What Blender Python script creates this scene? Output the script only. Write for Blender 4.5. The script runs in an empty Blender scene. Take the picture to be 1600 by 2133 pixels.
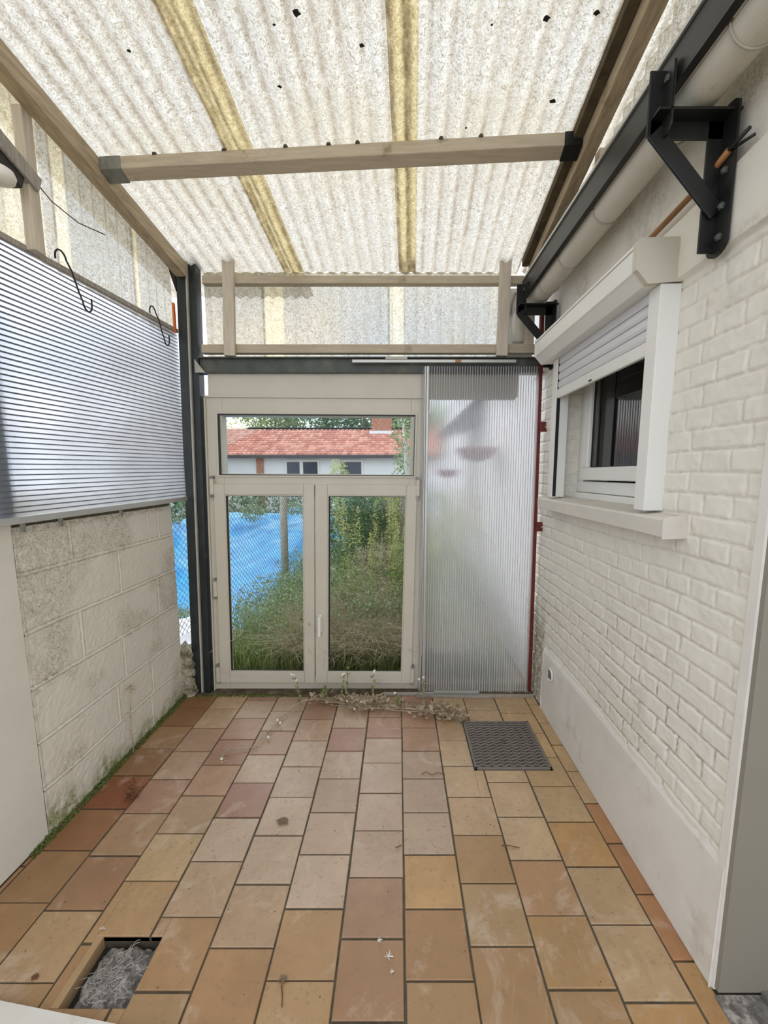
import bpy, math, random
import numpy as np
from mathutils import Vector, Matrix, Euler
random.seed(7); RNG = np.random.default_rng(11)
R = math.radians
scn = bpy.context.scene
COL = scn.collection

# ------------------------------------------------------------------ camera
cd = bpy.data.cameras.new('camera'); cam = bpy.data.objects.new('camera', cd); COL.objects.link(cam)
cd.sensor_fit = 'VERTICAL'; cd.sensor_height = 32.0; cd.sensor_width = 24.0
cd.lens = 862.0/2133.0*32.0
cd.shift_x = -30.0/2133.0; cd.shift_y = 34.5/2133.0
cd.clip_start = 0.02; cd.clip_end = 300
cam.location = (0, 0, 1.5); cam.rotation_euler = (R(90-7.5), 0, 0)
scn.camera = cam

# ------------------------------------------------------------------ light
scn.view_settings.view_transform = 'Standard'; scn.view_settings.look = 'None'
scn.view_settings.gamma = 1.0; scn.view_settings.use_curve_mapping = False
scn.view_settings.exposure = 0.74
w = bpy.data.worlds.new('overcast_sky'); scn.world = w; w.use_nodes = True
nt = w.node_tree; nt.nodes.clear()
wo = nt.nodes.new('ShaderNodeOutputWorld'); bg = nt.nodes.new('ShaderNodeBackground')
tc = nt.nodes.new('ShaderNodeTexCoord'); nz = nt.nodes.new('ShaderNodeTexNoise'); rp = nt.nodes.new('ShaderNodeValToRGB')
nz.inputs['Scale'].default_value = 2.6; nz.inputs['Detail'].default_value = 6
rp.color_ramp.elements[0].position = 0.40; rp.color_ramp.elements[0].color = (0.68, 0.79, 1.0, 1)
rp.color_ramp.elements[1].position = 0.60; rp.color_ramp.elements[1].color = (1.0, 0.972, 0.93, 1)
nt.links.new(tc.outputs['Generated'], nz.inputs['Vector']); nt.links.new(nz.outputs['Fac'], rp.inputs['Fac'])
sx = nt.nodes.new('ShaderNodeSeparateXYZ'); nt.links.new(tc.outputs['Generated'], sx.inputs[0])
hz_ = nt.nodes.new('ShaderNodeMapRange'); hz_.inputs[1].default_value = 0.0; hz_.inputs[2].default_value = 0.75; hz_.inputs[3].default_value = 1.45; hz_.inputs[4].default_value = 0.95
nt.links.new(sx.outputs['Z'], hz_.inputs[0]); nt.links.new(hz_.outputs[0], bg.inputs['Strength'])
nt.links.new(rp.outputs['Color'], bg.inputs['Color']); nt.links.new(bg.outputs[0], wo.inputs['Surface'])
bg.inputs['Strength'].default_value = 1.0
scn.cycles.max_bounces = 10; scn.cycles.diffuse_bounces = 5; scn.cycles.transmission_bounces = 8
scn.cycles.transparent_max_bounces = 24; scn.cycles.glossy_bounces = 4
scn.cycles.use_denoising = True
scn.cycles.sample_clamp_indirect = 6.0

sd_ = bpy.data.lights.new('hazy_sun', 'SUN'); sun = bpy.data.objects.new('hazy_sun', sd_); COL.objects.link(sun)
sd_.energy = 1.2; sd_.angle = R(70); sd_.color = (1.0, 0.98, 0.94); sun.rotation_euler = (R(-38), 0, R(40)); sun.location = (-5, 9, 9)

# ------------------------------------------------------------------ materials
def newmat(name):
    m = bpy.data.materials.new(name); m.use_nodes = True
    n = m.node_tree; n.nodes.clear()
    return m, n, n.nodes.new('ShaderNodeOutputMaterial')
def N(n, t, **k):
    o = n.nodes.new(t)
    for a, b in k.items():
        if a in o.inputs: o.inputs[a].default_value = b
        else: setattr(o, a, b)
    return o
def ramp(n, src, stops):
    r = n.nodes.new('ShaderNodeValToRGB'); e = r.color_ramp.elements
    while len(e) < len(stops): e.new(0.5)
    for i, (p, c) in enumerate(stops):
        e[i].position = p; e[i].color = (*c, 1) if len(c) == 3 else c
    n.links.new(src, r.inputs['Fac']); return r.outputs['Color']
def mixc(n, fac, a, b, mode='MIX'):
    x = n.nodes.new('ShaderNodeMix'); x.data_type = 'RGBA'; x.blend_type = mode
    for s, i in ((fac, 0), (a, 6), (b, 7)):
        if isinstance(s, (int, float)): x.inputs[i].default_value = s
        elif isinstance(s, tuple): x.inputs[i].default_value = (*s, 1)
        else: n.links.new(s, x.inputs[i])
    return x.outputs[2]
def noise(n, scale, detail=4, rough=0.5, vec=None, dist=0):
    t = N(n, 'ShaderNodeTexNoise', Scale=scale, Detail=detail, Roughness=rough, Distortion=dist)
    if vec is None:
        c = n.nodes.new('ShaderNodeTexCoord'); vec = c.outputs['Object']
    n.links.new(vec, t.inputs['Vector']); return t.outputs['Fac']
def stretched(n, s):
    c = n.nodes.new('ShaderNodeTexCoord'); mp = n.nodes.new('ShaderNodeMapping')
    mp.inputs['Scale'].default_value = s; n.links.new(c.outputs['Object'], mp.inputs['Vector']); return mp.outputs['Vector']
def finish(n, out, col, rough=0.6, metal=0.0, bump=None, bs=0.3, bd=0.002, spec=0.4, emit=None):
    p = N(n, 'ShaderNodeBsdfPrincipled', Metallic=metal)
    p.inputs['Specular IOR Level'].default_value = spec
    if isinstance(rough, (int, float)): p.inputs['Roughness'].default_value = rough
    else: n.links.new(rough, p.inputs['Roughness'])
    if isinstance(col, tuple): p.inputs['Base Color'].default_value = (*col, 1)
    else: n.links.new(col, p.inputs['Base Color'])
    if bump is not None:
        b = N(n, 'ShaderNodeBump', Strength=bs, Distance=bd); n.links.new(bump, b.inputs['Height']); n.links.new(b.outputs[0], p.inputs['Normal'])
    n.links.new(p.outputs[0], out.inputs['Surface']); return p
def simple(name, c, rough=0.6, metal=0.0, var=0.12, scale=14, dirt=None, dpos=(0.62, 0.75), dscale=9, bs=0.2, stretch=None, spec=0.4):
    m, n, o = newmat(name)
    v = stretched(n, stretch) if stretch else None
    lo = tuple(x*(1-var) for x in c); hi = tuple(min(1, x*(1+var)) for x in c)
    f = noise(n, scale, 5, 0.6, v)
    col = ramp(n, f, [(0.3, lo), (0.7, hi)])
    if dirt:
        d = noise(n, dscale, 8, 0.7)
        k = ramp(n, d, [(dpos[0], (0, 0, 0)), (dpos[1], (1, 1, 1))]); col = mixc(n, k, col, dirt)
    finish(n, o, col, rough, metal, noise(n, scale*8, 4, 0.6, v), bs, 0.0015, spec); return m

def leafmat(name, a, b, c=None):
    m, n, o = newmat(name)
    at = N(n, 'ShaderNodeAttribute', attribute_name='Col')
    s = n.nodes.new('ShaderNodeSeparateColor'); n.links.new(at.outputs['Color'], s.inputs[0])
    st = [(0.0, a), (1.0, b)] if c is None else [(0.0, a), (0.55, b), (1.0, c)]
    col = ramp(n, s.outputs[0], st)
    d = n.nodes.new('ShaderNodeBsdfDiffuse'); t = n.nodes.new('ShaderNodeBsdfTranslucent'); mx = N(n, 'ShaderNodeMixShader'); mx.inputs[0].default_value = 0.5
    n.links.new(col, d.inputs[0]); n.links.new(col, t.inputs[0]); n.links.new(d.outputs[0], mx.inputs[1]); n.links.new(t.outputs[0], mx.inputs[2])
    n.links.new(mx.outputs[0], o.inputs['Surface']); return m

M = {}
# painted plaster / brick / block
def wallmat(name, base, dirty, rust):
    m, n, o = newmat(name)
    at = N(n, 'ShaderNodeAttribute', attribute_name='Col'); s = n.nodes.new('ShaderNodeSeparateColor'); n.links.new(at.outputs['Color'], s.inputs[0])
    f = noise(n, 3.0, 6, 0.6); col = ramp(n, f, [(0.3, tuple(x*0.93 for x in base)), (0.7, base)])
    k = noise(n, 30, 6, 0.7); kk = N(n, 'ShaderNodeMath', operation='MULTIPLY'); n.links.new(s.outputs[0], kk.inputs[0])
    kr = ramp(n, k, [(0.40, (0.15, 0.15, 0.15)), (0.62, (1, 1, 1))]); n.links.new(kr, kk.inputs[1])
    col = mixc(n, kk.outputs[0], col, dirty)
    k2 = noise(n, 120, 6, 0.8); kr2 = ramp(n, k2, [(0.50, (0, 0, 0)), (0.64, (1, 1, 1))])
    k3 = N(n, 'ShaderNodeMath', operation='MULTIPLY'); n.links.new(s.outputs[1], k3.inputs[0]); n.links.new(kr2, k3.inputs[1])
    col = mixc(n, k3.outputs[0], col, rust)
    k4 = N(n, 'ShaderNodeMath', operation='MULTIPLY'); n.links.new(s.outputs[2], k4.inputs[0])
    kr4 = ramp(n, noise(n, 22, 8, 0.75), [(0.38, (0, 0, 0)), (0.60, (1, 1, 1))]); n.links.new(kr4, k4.inputs[1])
    col = mixc(n, k4.outputs[0], col, (0.17, 0.20, 0.045))
    finish(n, o, col, 0.62, 0, noise(n, 130, 5, 0.65), 0.35, 0.0016); return m
M['brick'] = wallmat('white_painted_brick', (0.76, 0.735, 0.66), (0.25, 0.205, 0.15), (0.14, 0.065, 0.03))
M['block'] = wallmat('white_painted_block', (0.75, 0.705, 0.61), (0.40, 0.34, 0.25), (0.20, 0.175, 0.12))
M['plaster'] = simple('white_plaster', (0.70, 0.665, 0.58), 0.7, var=0.05, scale=4, dirt=(0.52, 0.48, 0.40), dpos=(0.60, 0.85), bs=0.25)
M['render'] = simple('white_painted_render', (0.71, 0.69, 0.645), 0.5, var=0.07, scale=4, dirt=(0.46, 0.38, 0.29), dpos=(0.56, 0.82), dscale=5, bs=0.2)
M['beige_reveal'] = simple('beige_painted_reveal', (0.25, 0.235, 0.195), 0.5, var=0.04, scale=3, dirt=(0.25, 0.22, 0.17), dpos=(0.74, 0.8), bs=0.1)
M['pvc'] = simple('white_upvc', (0.76, 0.76, 0.73), 0.32, var=0.02, scale=3, bs=0.02, dirt=(0.55, 0.53, 0.47), dpos=(0.66, 0.85), dscale=4)
M['pvc_old'] = simple('cream_weathered_upvc', (0.56, 0.525, 0.44), 0.42, var=0.05, scale=3, bs=0.05, dirt=(0.40, 0.36, 0.28), dpos=(0.60, 0.85), dscale=4)
M['slat'] = simple('pale_shutter_slats', (0.66, 0.66, 0.68), 0.35, var=0.02, scale=3, bs=0.02)
M['gasket'] = simple('black_rubber', (0.012, 0.012, 0.013), 0.5)
M['darksteel'] = simple('dark_painted_steel', (0.020, 0.027, 0.026), 0.42, 0.0, 0.3, 8, dirt=(0.09, 0.085, 0.07), dpos=(0.62, 0.8), bs=0.15)
M['greysteel'] = simple('dusty_green_grey_steel', (0.075, 0.085, 0.075), 0.5, 0.0, 0.25, 7, dirt=(0.16, 0.15, 0.11), dpos=(0.52, 0.75), bs=0.15)
M['blacksteel'] = simple('black_bracket_steel', (0.010, 0.011, 0.010), 0.4, 0.0, 0.3, 10, dirt=(0.07, 0.07, 0.05), dpos=(0.66, 0.82), bs=0.1)
M['edge'] = simple('pale_worn_edge', (0.42, 0.40, 0.35), 0.5)
M['redsteel'] = simple('red_oxide_steel', (0.13, 0.018, 0.014), 0.5, 0, 0.3, 12, dirt=(0.10, 0.05, 0.035))
M['zinc'] = simple('cream_painted_zinc', (0.60, 0.57, 0.50), 0.42, 0, 0.08, 6, dirt=(0.30, 0.26, 0.20), dpos=(0.60, 0.80), dscale=12, bs=0.1)
M['alu'] = simple('dull_aluminium', (0.50, 0.50, 0.48), 0.35, 0.5, 0.06, 8, dirt=(0.25, 0.22, 0.17), dpos=(0.6, 0.8))
M['galv'] = simple('galvanised_steel', (0.20, 0.20, 0.17), 0.5, 0.15, 0.25, 30)
M['copper'] = simple('brown_copper_pipe', (0.28, 0.13, 0.05), 0.4, 0.3, 0.3, 10)
M['blackwire'] = simple('black_coated_wire', (0.01, 0.01, 0.01), 0.4)
M['wood'] = simple('old_white_primed_timber', (0.41, 0.325, 0.215), 0.7, 0, 0.25, 5, dirt=(0.22, 0.16, 0.09), dpos=(0.57, 0.72), dscale=7, bs=0.3, stretch=(14, 1.2, 14))
M['woodx'] = simple('old_painted_timber_crosswise', (0.48, 0.405, 0.30), 0.7, 0, 0.14, 5, dirt=(0.22, 0.17, 0.10), dpos=(0.60, 0.74), dscale=7, bs=0.3, stretch=(1.2, 14, 14))
M['woodz'] = simple('old_painted_timber_upright', (0.56, 0.49, 0.40), 0.7, 0, 0.14, 5, dirt=(0.26, 0.20, 0.13), dpos=(0.62, 0.76), dscale=7, bs=0.3, stretch=(14, 14, 1.2))
M['wooddark'] = simple('mossy_dark_timber', (0.085, 0.065, 0.035), 0.85, 0, 0.4, 20, dirt=(0.05, 0.07, 0.02))
M['woodgrey'] = simple('grey_weathered_wood', (0.34, 0.31, 0.27), 0.85, 0, 0.3, 8, stretch=(12, 12, 1), bs=0.4)
M['grout'] = simple('dark_grout', (0.10, 0.085, 0.06), 0.9, 0, 0.3, 25, dirt=(0.20, 0.17, 0.11))
M['rubble'] = simple('grey_rubble', (0.20, 0.185, 0.17), 0.95, 0, 0.5, 40, dirt=(0.45, 0.42, 0.38), dpos=(0.5, 0.62), dscale=30, bs=0.9)
M['pit'] = simple('dark_pit', (0.025, 0.024, 0.018), 0.95)
M['cuttile'] = simple('cut_tile_edge', (0.42, 0.28, 0.15), 0.6, 0, 0.1, 12)
M['fluff'] = simple('grey_lint', (0.42, 0.39, 0.36), 0.95)
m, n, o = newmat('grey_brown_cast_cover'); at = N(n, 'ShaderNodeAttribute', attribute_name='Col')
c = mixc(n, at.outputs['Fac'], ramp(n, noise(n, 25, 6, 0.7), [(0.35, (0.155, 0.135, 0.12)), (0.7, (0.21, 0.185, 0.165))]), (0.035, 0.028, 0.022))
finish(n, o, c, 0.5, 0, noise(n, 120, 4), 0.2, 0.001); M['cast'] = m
M['concrete'] = simple('stained_concrete', (0.40, 0.37, 0.29), 0.85, 0, 0.2, 9, dirt=(0.14, 0.13, 0.07), dpos=(0.45, 0.62), dscale=11, bs=0.6)
M['sill'] = simple('painted_stone_sill', (0.64, 0.61, 0.55), 0.6, 0, 0.06, 6, dirt=(0.45, 0.33, 0.22), dpos=(0.55, 0.8), dscale=6, bs=0.25)
M['moss'] = simple('moss_green', (0.095, 0.115, 0.025), 0.95, 0, 0.5, 50, dirt=(0.25, 0.24, 0.12), bs=0.8)
M['straw'] = leafmat('dry_straw', (0.36, 0.28, 0.19), (0.74, 0.66, 0.50))
M['drybrown'] = simple('dry_brown_leaf', (0.16, 0.07, 0.03), 0.9, 0, 0.4, 40)
M['palestem'] = simple('pale_dead_stem', (0.42, 0.35, 0.24), 0.85, 0, 0.3, 30)
M['white'] = simple('white_fluff', (0.80, 0.78, 0.72), 0.9, bs=0.05)
M['weed'] = leafmat('weed_green', (0.13, 0.21, 0.07), (0.34, 0.44, 0.16), (0.66, 0.64, 0.32))
M['dark_leaf'] = leafmat('dark_leaf', (0.05, 0.10, 0.05), (0.15, 0.26, 0.13), (0.34, 0.44, 0.25))
M['mid_leaf'] = leafmat('mid_leaf', (0.13, 0.19, 0.09), (0.32, 0.42, 0.22), (0.60, 0.64, 0.44))
M['pale_leaf'] = leafmat('pale_leaf', (0.30, 0.38, 0.14), (0.56, 0.60, 0.28), (0.78, 0.76, 0.48))
M['earth'] = simple('garden_earth', (0.36, 0.31, 0.22), 0.95, 0, 0.4, 6)
M['tarp'] = simple('blue_tarpaulin', (0.035, 0.37, 0.90), 0.38, 0, 0.25, 5, bs=0.2)
M['plasticw'] = simple('white_plastic_sheet', (0.75, 0.76, 0.80), 0.5, 0, 0.06, 9, dirt=(0.25, 0.25, 0.22), dpos=(0.58, 0.7), dscale=14)
M['housewall'] = simple('whitewashed_wall', (0.74, 0.78, 0.84), 0.8, 0, 0.05, 2)
M['housewall2'] = simple('white_house_brick', (0.72, 0.71, 0.72), 0.8, 0, 0.05, 2, dirt=(0.4, 0.38, 0.35), dpos=(0.62, 0.8), dscale=2)
M['redbrick'] = simple('red_chimney_brick', (0.38, 0.19, 0.13), 0.9, 0, 0.35, 12)
M['slate'] = simple('dark_slate', (0.06, 0.06, 0.065), 0.6)
M['redplastic'] = simple('dark_red_fabric', (0.16, 0.03, 0.03), 0.6)
M['darkglass'] = simple('dark_window_glass', (0.03, 0.035, 0.05), 0.15)
M['paleoldwood'] = simple('pale_grey_old_wood', (0.50, 0.46, 0.40), 0.85, 0, 0.3, 8, stretch=(14, 14, 1), bs=0.5)
M['dirt'] = simple('damp_brown_dirt', (0.085, 0.065, 0.04), 0.9, 0, 0.5, 30, dirt=(0.22, 0.18, 0.12), dpos=(0.5, 0.7), dscale=14, bs=0.8)
M['trunk'] = simple('tree_bark', (0.16, 0.13, 0.09), 0.9, 0, 0.3, 20)
M['birch'] = simple('pale_bark', (0.60, 0.58, 0.52), 0.8, 0, 0.2, 20)
M['reflection_grey'] = simple('grey_reflection_panel', (0.30, 0.315, 0.34), 0.9, 0, 0.08, 60, stretch=(1, 1, 0.1))
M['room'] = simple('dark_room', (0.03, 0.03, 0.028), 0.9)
M['orange'] = simple('orange_plastic', (0.75, 0.18, 0.03), 0.5)

# terracotta floor tiles: every tile has its own glaze colour, paler middle ones with reflection painted in
m, n, o = newmat('terracotta_floor_tiles')
at = N(n, 'ShaderNodeAttribute', attribute_name='Col')
f1 = noise(n, 9, 6, 0.6); f2 = noise(n, 60, 5, 0.7); f3 = noise(n, 4.0, 8, 0.7, None, 1.0)
c = mixc(n, 0.55, at.outputs['Color'], ramp(n, f1, [(0.35, (0.80, 0.76, 0.72)), (0.68, (1.16, 1.14, 1.12))]), 'MULTIPLY')
c = mixc(n, ramp(n, f2, [(0.57, (0, 0, 0)), (0.70, (0.65, 0.65, 0.65))]), c, (0.20, 0.15, 0.09))
c = mixc(n, ramp(n, noise(n, 2.2, 7, 0.65), [(0.48, (0, 0, 0)), (0.72, (0.45, 0.45, 0.45))]), c, (0.25, 0.17, 0.09))
c = mixc(n, ramp(n, f3, [(0.56, (0, 0, 0)), (0.66, (0.35, 0.35, 0.35))]), c, (0.62, 0.52, 0.42))
finish(n, o, c, ramp(n, f3, [(0.3, (0.30, 0.30, 0.30)), (0.7, (0.52, 0.52, 0.52))]), 0, noise(n, 40, 5, 0.6), 0.12, 0.002, 0.5); M['tile'] = m

# corrugated fibreglass: R = brown dirt plus painted corrugation shading, G = double layer / yellowed strip
def fibre(name, clear):
    m, n, o = newmat(name)
    at = N(n, 'ShaderNodeAttribute', attribute_name='Col'); s = n.nodes.new('ShaderNodeSeparateColor'); n.links.new(at.outputs['Color'], s.inputs[0])
    g = noise(n, 62, 4, 0.8, None, 2.0); base = ramp(n, g, [(0.37, (0.30, 0.26, 0.18)), (0.56, (0.69, 0.675, 0.62))])
    g2 = noise(n, 2.5, 5, 0.6); base = mixc(n, ramp(n, g2, [(0.35, (0, 0, 0)), (0.75, (0.45, 0.45, 0.45))]), base, (0.52, 0.46, 0.32))
    base = mixc(n, s.outputs[1], base, mixc(n, ramp(n, g, [(0.38, (0, 0, 0)), (0.58, (1, 1, 1))]), (0.56, 0.47, 0.28), (0.93, 0.88, 0.70)))
    d = N(n, 'ShaderNodeMath', operation='MULTIPLY'); n.links.new(s.outputs[0], d.inputs[0])
    n.links.new(ramp(n, noise(n, 18, 6, 0.7), [(0.30, (0.35, 0.35, 0.35)), (0.60, (1, 1, 1))]), d.inputs[1])
    base = mixc(n, d.outputs[0], base, (0.20, 0.15, 0.095))
    t = n.nodes.new('ShaderNodeBsdfTranslucent'); df = n.nodes.new('ShaderNodeBsdfDiffuse'); tr = n.nodes.new('ShaderNodeBsdfTransparent')
    n.links.new(base, t.inputs[0]); n.links.new(base, df.inputs[0]); n.links.new(base, tr.inputs[0])
    a = N(n, 'ShaderNodeMixShader'); a.inputs[0].default_value = 0.16
    n.links.new(t.outputs[0], a.inputs[1]); n.links.new(df.outputs[0], a.inputs[2])
    b = N(n, 'ShaderNodeMixShader'); b.inputs[0].default_value = clear
    n.links.new(a.outputs[0], b.inputs[1]); n.links.new(tr.outputs[0], b.inputs[2])
    n.links.new(b.outputs[0], o.inputs['Surface']); return m
M['fibre'] = fibre('corrugated_fibreglass', 0.10)
M['fibreclear'] = fibre('paler_fibreglass', 0.45)
M['fibreside'] = fibre('side_fibreglass', 0.38)

# twin wall polycarbonate: rough refracting skins, translucent ribs
def poly(name, rough, milk, clear, tint):
    m, n, o = newmat(name)
    g = N(n, 'ShaderNodeBsdfPrincipled', Roughness=rough, IOR=1.13); g.inputs['Transmission Weight'].default_value = 1.0; g.inputs['Base Color'].default_value = (*tint, 1)
    t = n.nodes.new('ShaderNodeBsdfTranslucent'); t.inputs[0].default_value = (0.90, 0.90, 0.93, 1); c = n.nodes.new('ShaderNodeBsdfTransparent')
    a = N(n, 'ShaderNodeMixShader'); a.inputs[0].default_value = milk; b = N(n, 'ShaderNodeMixShader'); b.inputs[0].default_value = clear
    n.links.new(g.outputs[0], a.inputs[1]); n.links.new(t.outputs[0], a.inputs[2])
    n.links.new(a.outputs[0], b.inputs[1]); n.links.new(c.outputs[0], b.inputs[2]); n.links.new(b.outputs[0], o.inputs['Surface']); return m
M['poly'] = poly('blurred_polycarbonate', 0.22, 0.20, 0.28, (0.95, 0.97, 1.0))
M['polyclear'] = poly('clearer_polycarbonate', 0.20, 0.14, 0.34, (0.99, 0.99, 0.99))
def ribmat(name, tc_, dc):
    m, n, o = newmat(name)
    t = n.nodes.new('ShaderNodeBsdfTranslucent'); t.inputs[0].default_value = (*tc_, 1); d = n.nodes.new('ShaderNodeBsdfDiffuse'); d.inputs[0].default_value = (*dc, 1)
    a = N(n, 'ShaderNodeMixShader'); a.inputs[0].default_value = 0.5
    n.links.new(t.outputs[0], a.inputs[1]); n.links.new(d.outputs[0], a.inputs[2]); n.links.new(a.outputs[0], o.inputs['Surface']); M[name] = m
ribmat('rib', (0.46, 0.46, 0.49), (0.26, 0.26, 0.29)); ribmat('riblight', (0.85, 0.85, 0.86), (0.75, 0.75, 0.76))

m, n, o = newmat('clear_window_glass')
tr = n.nodes.new('ShaderNodeBsdfTransparent'); tr.inputs[0].default_value = (0.93, 0.95, 0.94, 1); gl = N(n, 'ShaderNodeBsdfGlossy', Roughness=0.01)
lw = N(n, 'ShaderNodeFresnel', IOR=1.22); a = N(n, 'ShaderNodeMixShader')
n.links.new(lw.outputs[0], a.inputs[0]); n.links.new(tr.outputs[0], a.inputs[1]); n.links.new(gl.outputs[0], a.inputs[2]); n.links.new(a.outputs[0], o.inputs['Surface']); M['glass'] = m
M['glass_dark'] = m.copy(); [setattr(q.inputs['IOR'], 'default_value', 1.9) for q in M['glass_dark'].node_tree.nodes if q.type == 'FRESNEL']

# clay roof tiles
m, n, o = newmat('clay_roof_tiles')
at = N(n, 'ShaderNodeAttribute', attribute_name='Col')
c = mixc(n, 0.6, at.outputs['Color'], ramp(n, noise(n, 6, 6, 0.7), [(0.3, (0.6, 0.55, 0.5)), (0.7, (1.3, 1.25, 1.2))]), 'MULTIPLY')
finish(n, o, c, 0.85); M['claytile'] = m

# ------------------------------------------------------------------ mesh helpers
class MB:
    def __init__(s, T=None): s.v = []; s.f = []; s.c = []; s.m = []; s.T = T; s.col = None; s.mi = 0
    def add(s, vs, fs, col=None):
        b = len(s.v); s.v += [tuple(x) for x in vs]
        for f in fs: s.f.append(tuple(b+i for i in f)); s.m.append(s.mi); s.c.append(col if col is not None else s.col)
        return s
    def box(s, x0, x1, y0, y1, z0, z1, col=None):
        x0, x1 = min(x0, x1), max(x0, x1); y0, y1 = min(y0, y1), max(y0, y1); z0, z1 = min(z0, z1), max(z0, z1)
        v = [(x0, y0, z0), (x1, y0, z0), (x1, y1, z0), (x0, y1, z0), (x0, y0, z1), (x1, y0, z1), (x1, y1, z1), (x0, y1, z1)]
        return s.add(v, [(0, 3, 2, 1), (4, 5, 6, 7), (0, 1, 5, 4), (1, 2, 6, 5), (2, 3, 7, 6), (3, 0, 4, 7)], col)
    def beam(s, a, b, w, h, up=(0, 0, 1)):              # bar of section w x h centred on a->b
        a = Vector(a); b = Vector(b); d = (b-a).normalized(); sd = d.cross(Vector(up)).normalized(); u = sd.cross(d).normalized()
        v = [p+sd*(w/2*i)+u*(h/2*j) for p in (a, b) for i, j in ((-1, -1), (1, -1), (1, 1), (-1, 1))]
        return s.add(v, [(3, 2, 1, 0), (4, 5, 6, 7), (0, 1, 5, 4), (1, 2, 6, 5), (2, 3, 7, 6), (3, 0, 4, 7)])
    def prism(s, pts, axis, a, b):                       # polygon extruded along an axis
        def P(p, t): return {'x': (t, p[0], p[1]), 'y': (p[0], t, p[1]), 'z': (p[0], p[1], t)}[axis]
        k = len(pts); v = [P(p, a) for p in pts]+[P(p, b) for p in pts]
        f = [tuple(range(k)), tuple(range(2*k-1, k-1, -1))]+[(i, (i+1) % k, k+(i+1) % k, k+i) for i in range(k)]
        return s.add(v, f)
    def tube(s, path, r, n=8, close=False, cap=True):
        P = [Vector(p) for p in path]; k = len(P); vs = []; up = Vector((0, 0, 1))
        rr = r if isinstance(r, (list, tuple)) else [r]*k
        prev = None
        for i, p in enumerate(P):
            d = (P[min(i+1, k-1)]-P[max(i-1, 0)])
            d = d.normalized() if d.length > 1e-9 else Vector((0, 0, 1))
            if prev is None:
                q = d.cross(Vector((0, 0, 1)) if abs(d.z) < 0.9 else Vector((1, 0, 0))).normalized()
            else:
                q = (prev-d*prev.dot(d)); q = q.normalized() if q.length > 1e-6 else d.orthogonal().normalized()
            prev = q; e = d.cross(q)
            for j in range(n):
                t = 2*math.pi*j/n; vs.append(p+(q*math.cos(t)+e*math.sin(t))*rr[i])
        f = [(i*n+j, i*n+(j+1) % n, (i+1)*n+(j+1) % n, (i+1)*n+j) for i in range(k-1) for j in range(n)]
        if cap: f += [tuple(range(n-1, -1, -1)), tuple((k-1)*n+j for j in range(n))]
        return s.add(vs, f)
    def lathe(s, prof, c, axis='z', n=20):
        vs = []
        for r, h in prof:
            for j in range(n):
                t = 2*math.pi*j/n; a, b = r*math.cos(t), r*math.sin(t)
                vs.append({'z': (c[0]+a, c[1]+b, c[2]+h), 'y': (c[0]+a, c[1]+h, c[2]+b), 'x': (c[0]+h, c[1]+a, c[2]+b)}[axis])
        k = len(prof)
        f = [(i*n+j, i*n+(j+1) % n, (i+1)*n+(j+1) % n, (i+1)*n+j) for i in range(k-1) for j in range(n)]
        return s.add(vs, f+[tuple(range(n)), tuple((k-1)*n+j for j in range(n))])
    def build(s, name, mat, parent=None, bevel=0, smooth=False, kind=None, label=None, origin=True):
        v = [Vector(p) for p in s.v]
        if s.T: v = [s.T(p) for p in v]
        off = Vector((0, 0, 0))
        if parent is None and origin and v:
            off = Vector(((min(p.x for p in v)+max(p.x for p in v))/2, (min(p.y for p in v)+max(p.y for p in v))/2, min(p.z for p in v)))
        elif parent is not None: off = Vector(parent_world(parent))
        me = bpy.data.meshes.new(name); me.from_pydata([tuple(p-off) for p in v], [], s.f)
        for mt in (mat if isinstance(mat, list) else [mat]): me.materials.append(mt)
        if isinstance(mat, list): me.polygons.foreach_set('material_index', s.m)
        if any(c is not None for c in s.c):
            a = me.color_attributes.new('Col', 'FLOAT_COLOR', 'CORNER'); buf = []
            for poly, c in zip(me.polygons, s.c):
                c = c or (0, 0, 0); buf += [c[0], c[1], c[2], 1.0]*poly.loop_total
            a.data.foreach_set('color', buf)
        if smooth: me.polygons.foreach_set('use_smooth', [True]*len(me.polygons))
        me.update()
        ob = bpy.data.objects.new(name, me); COL.objects.link(ob)
        if parent is None: ob.location = off
        else: ob.parent = parent
        if bevel:
            bm = ob.modifiers.new('bevel', 'BEVEL'); bm.width = bevel; bm.segments = 2; bm.limit_method = 'ANGLE'; bm.angle_limit = R(40)
        if kind: ob['kind'] = kind
        if label and parent is not None: ob['label'] = label
        return ob
def parent_world(p):
    v = Vector(p.location)
    while p.parent: p = p.parent; v += Vector(p.location)
    return v
def tag(o, label, cat, group=None, kind=None):
    o['label'] = label; o['category'] = cat
    if group: o['group'] = group
    if kind: o['kind'] = kind
    return o
def thing(name, label, cat, loc=(0, 0, 0), group=None, kind=None):
    o = bpy.data.objects.new(name, None); COL.objects.link(o); o.location = loc; o.empty_display_size = 0.1
    return tag(o, label, cat, group, kind)
def children(o): return [c for c in bpy.data.objects if c.parent == o]
def copy_tree(o, parent=None):
    c = o.copy(); COL.objects.link(c)
    if parent is not None: c.parent = parent
    for ch in children(o): copy_tree(ch, c)
    return c
def subs(v, p):  return tuple(a-b for a, b in zip(v, p))

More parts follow.
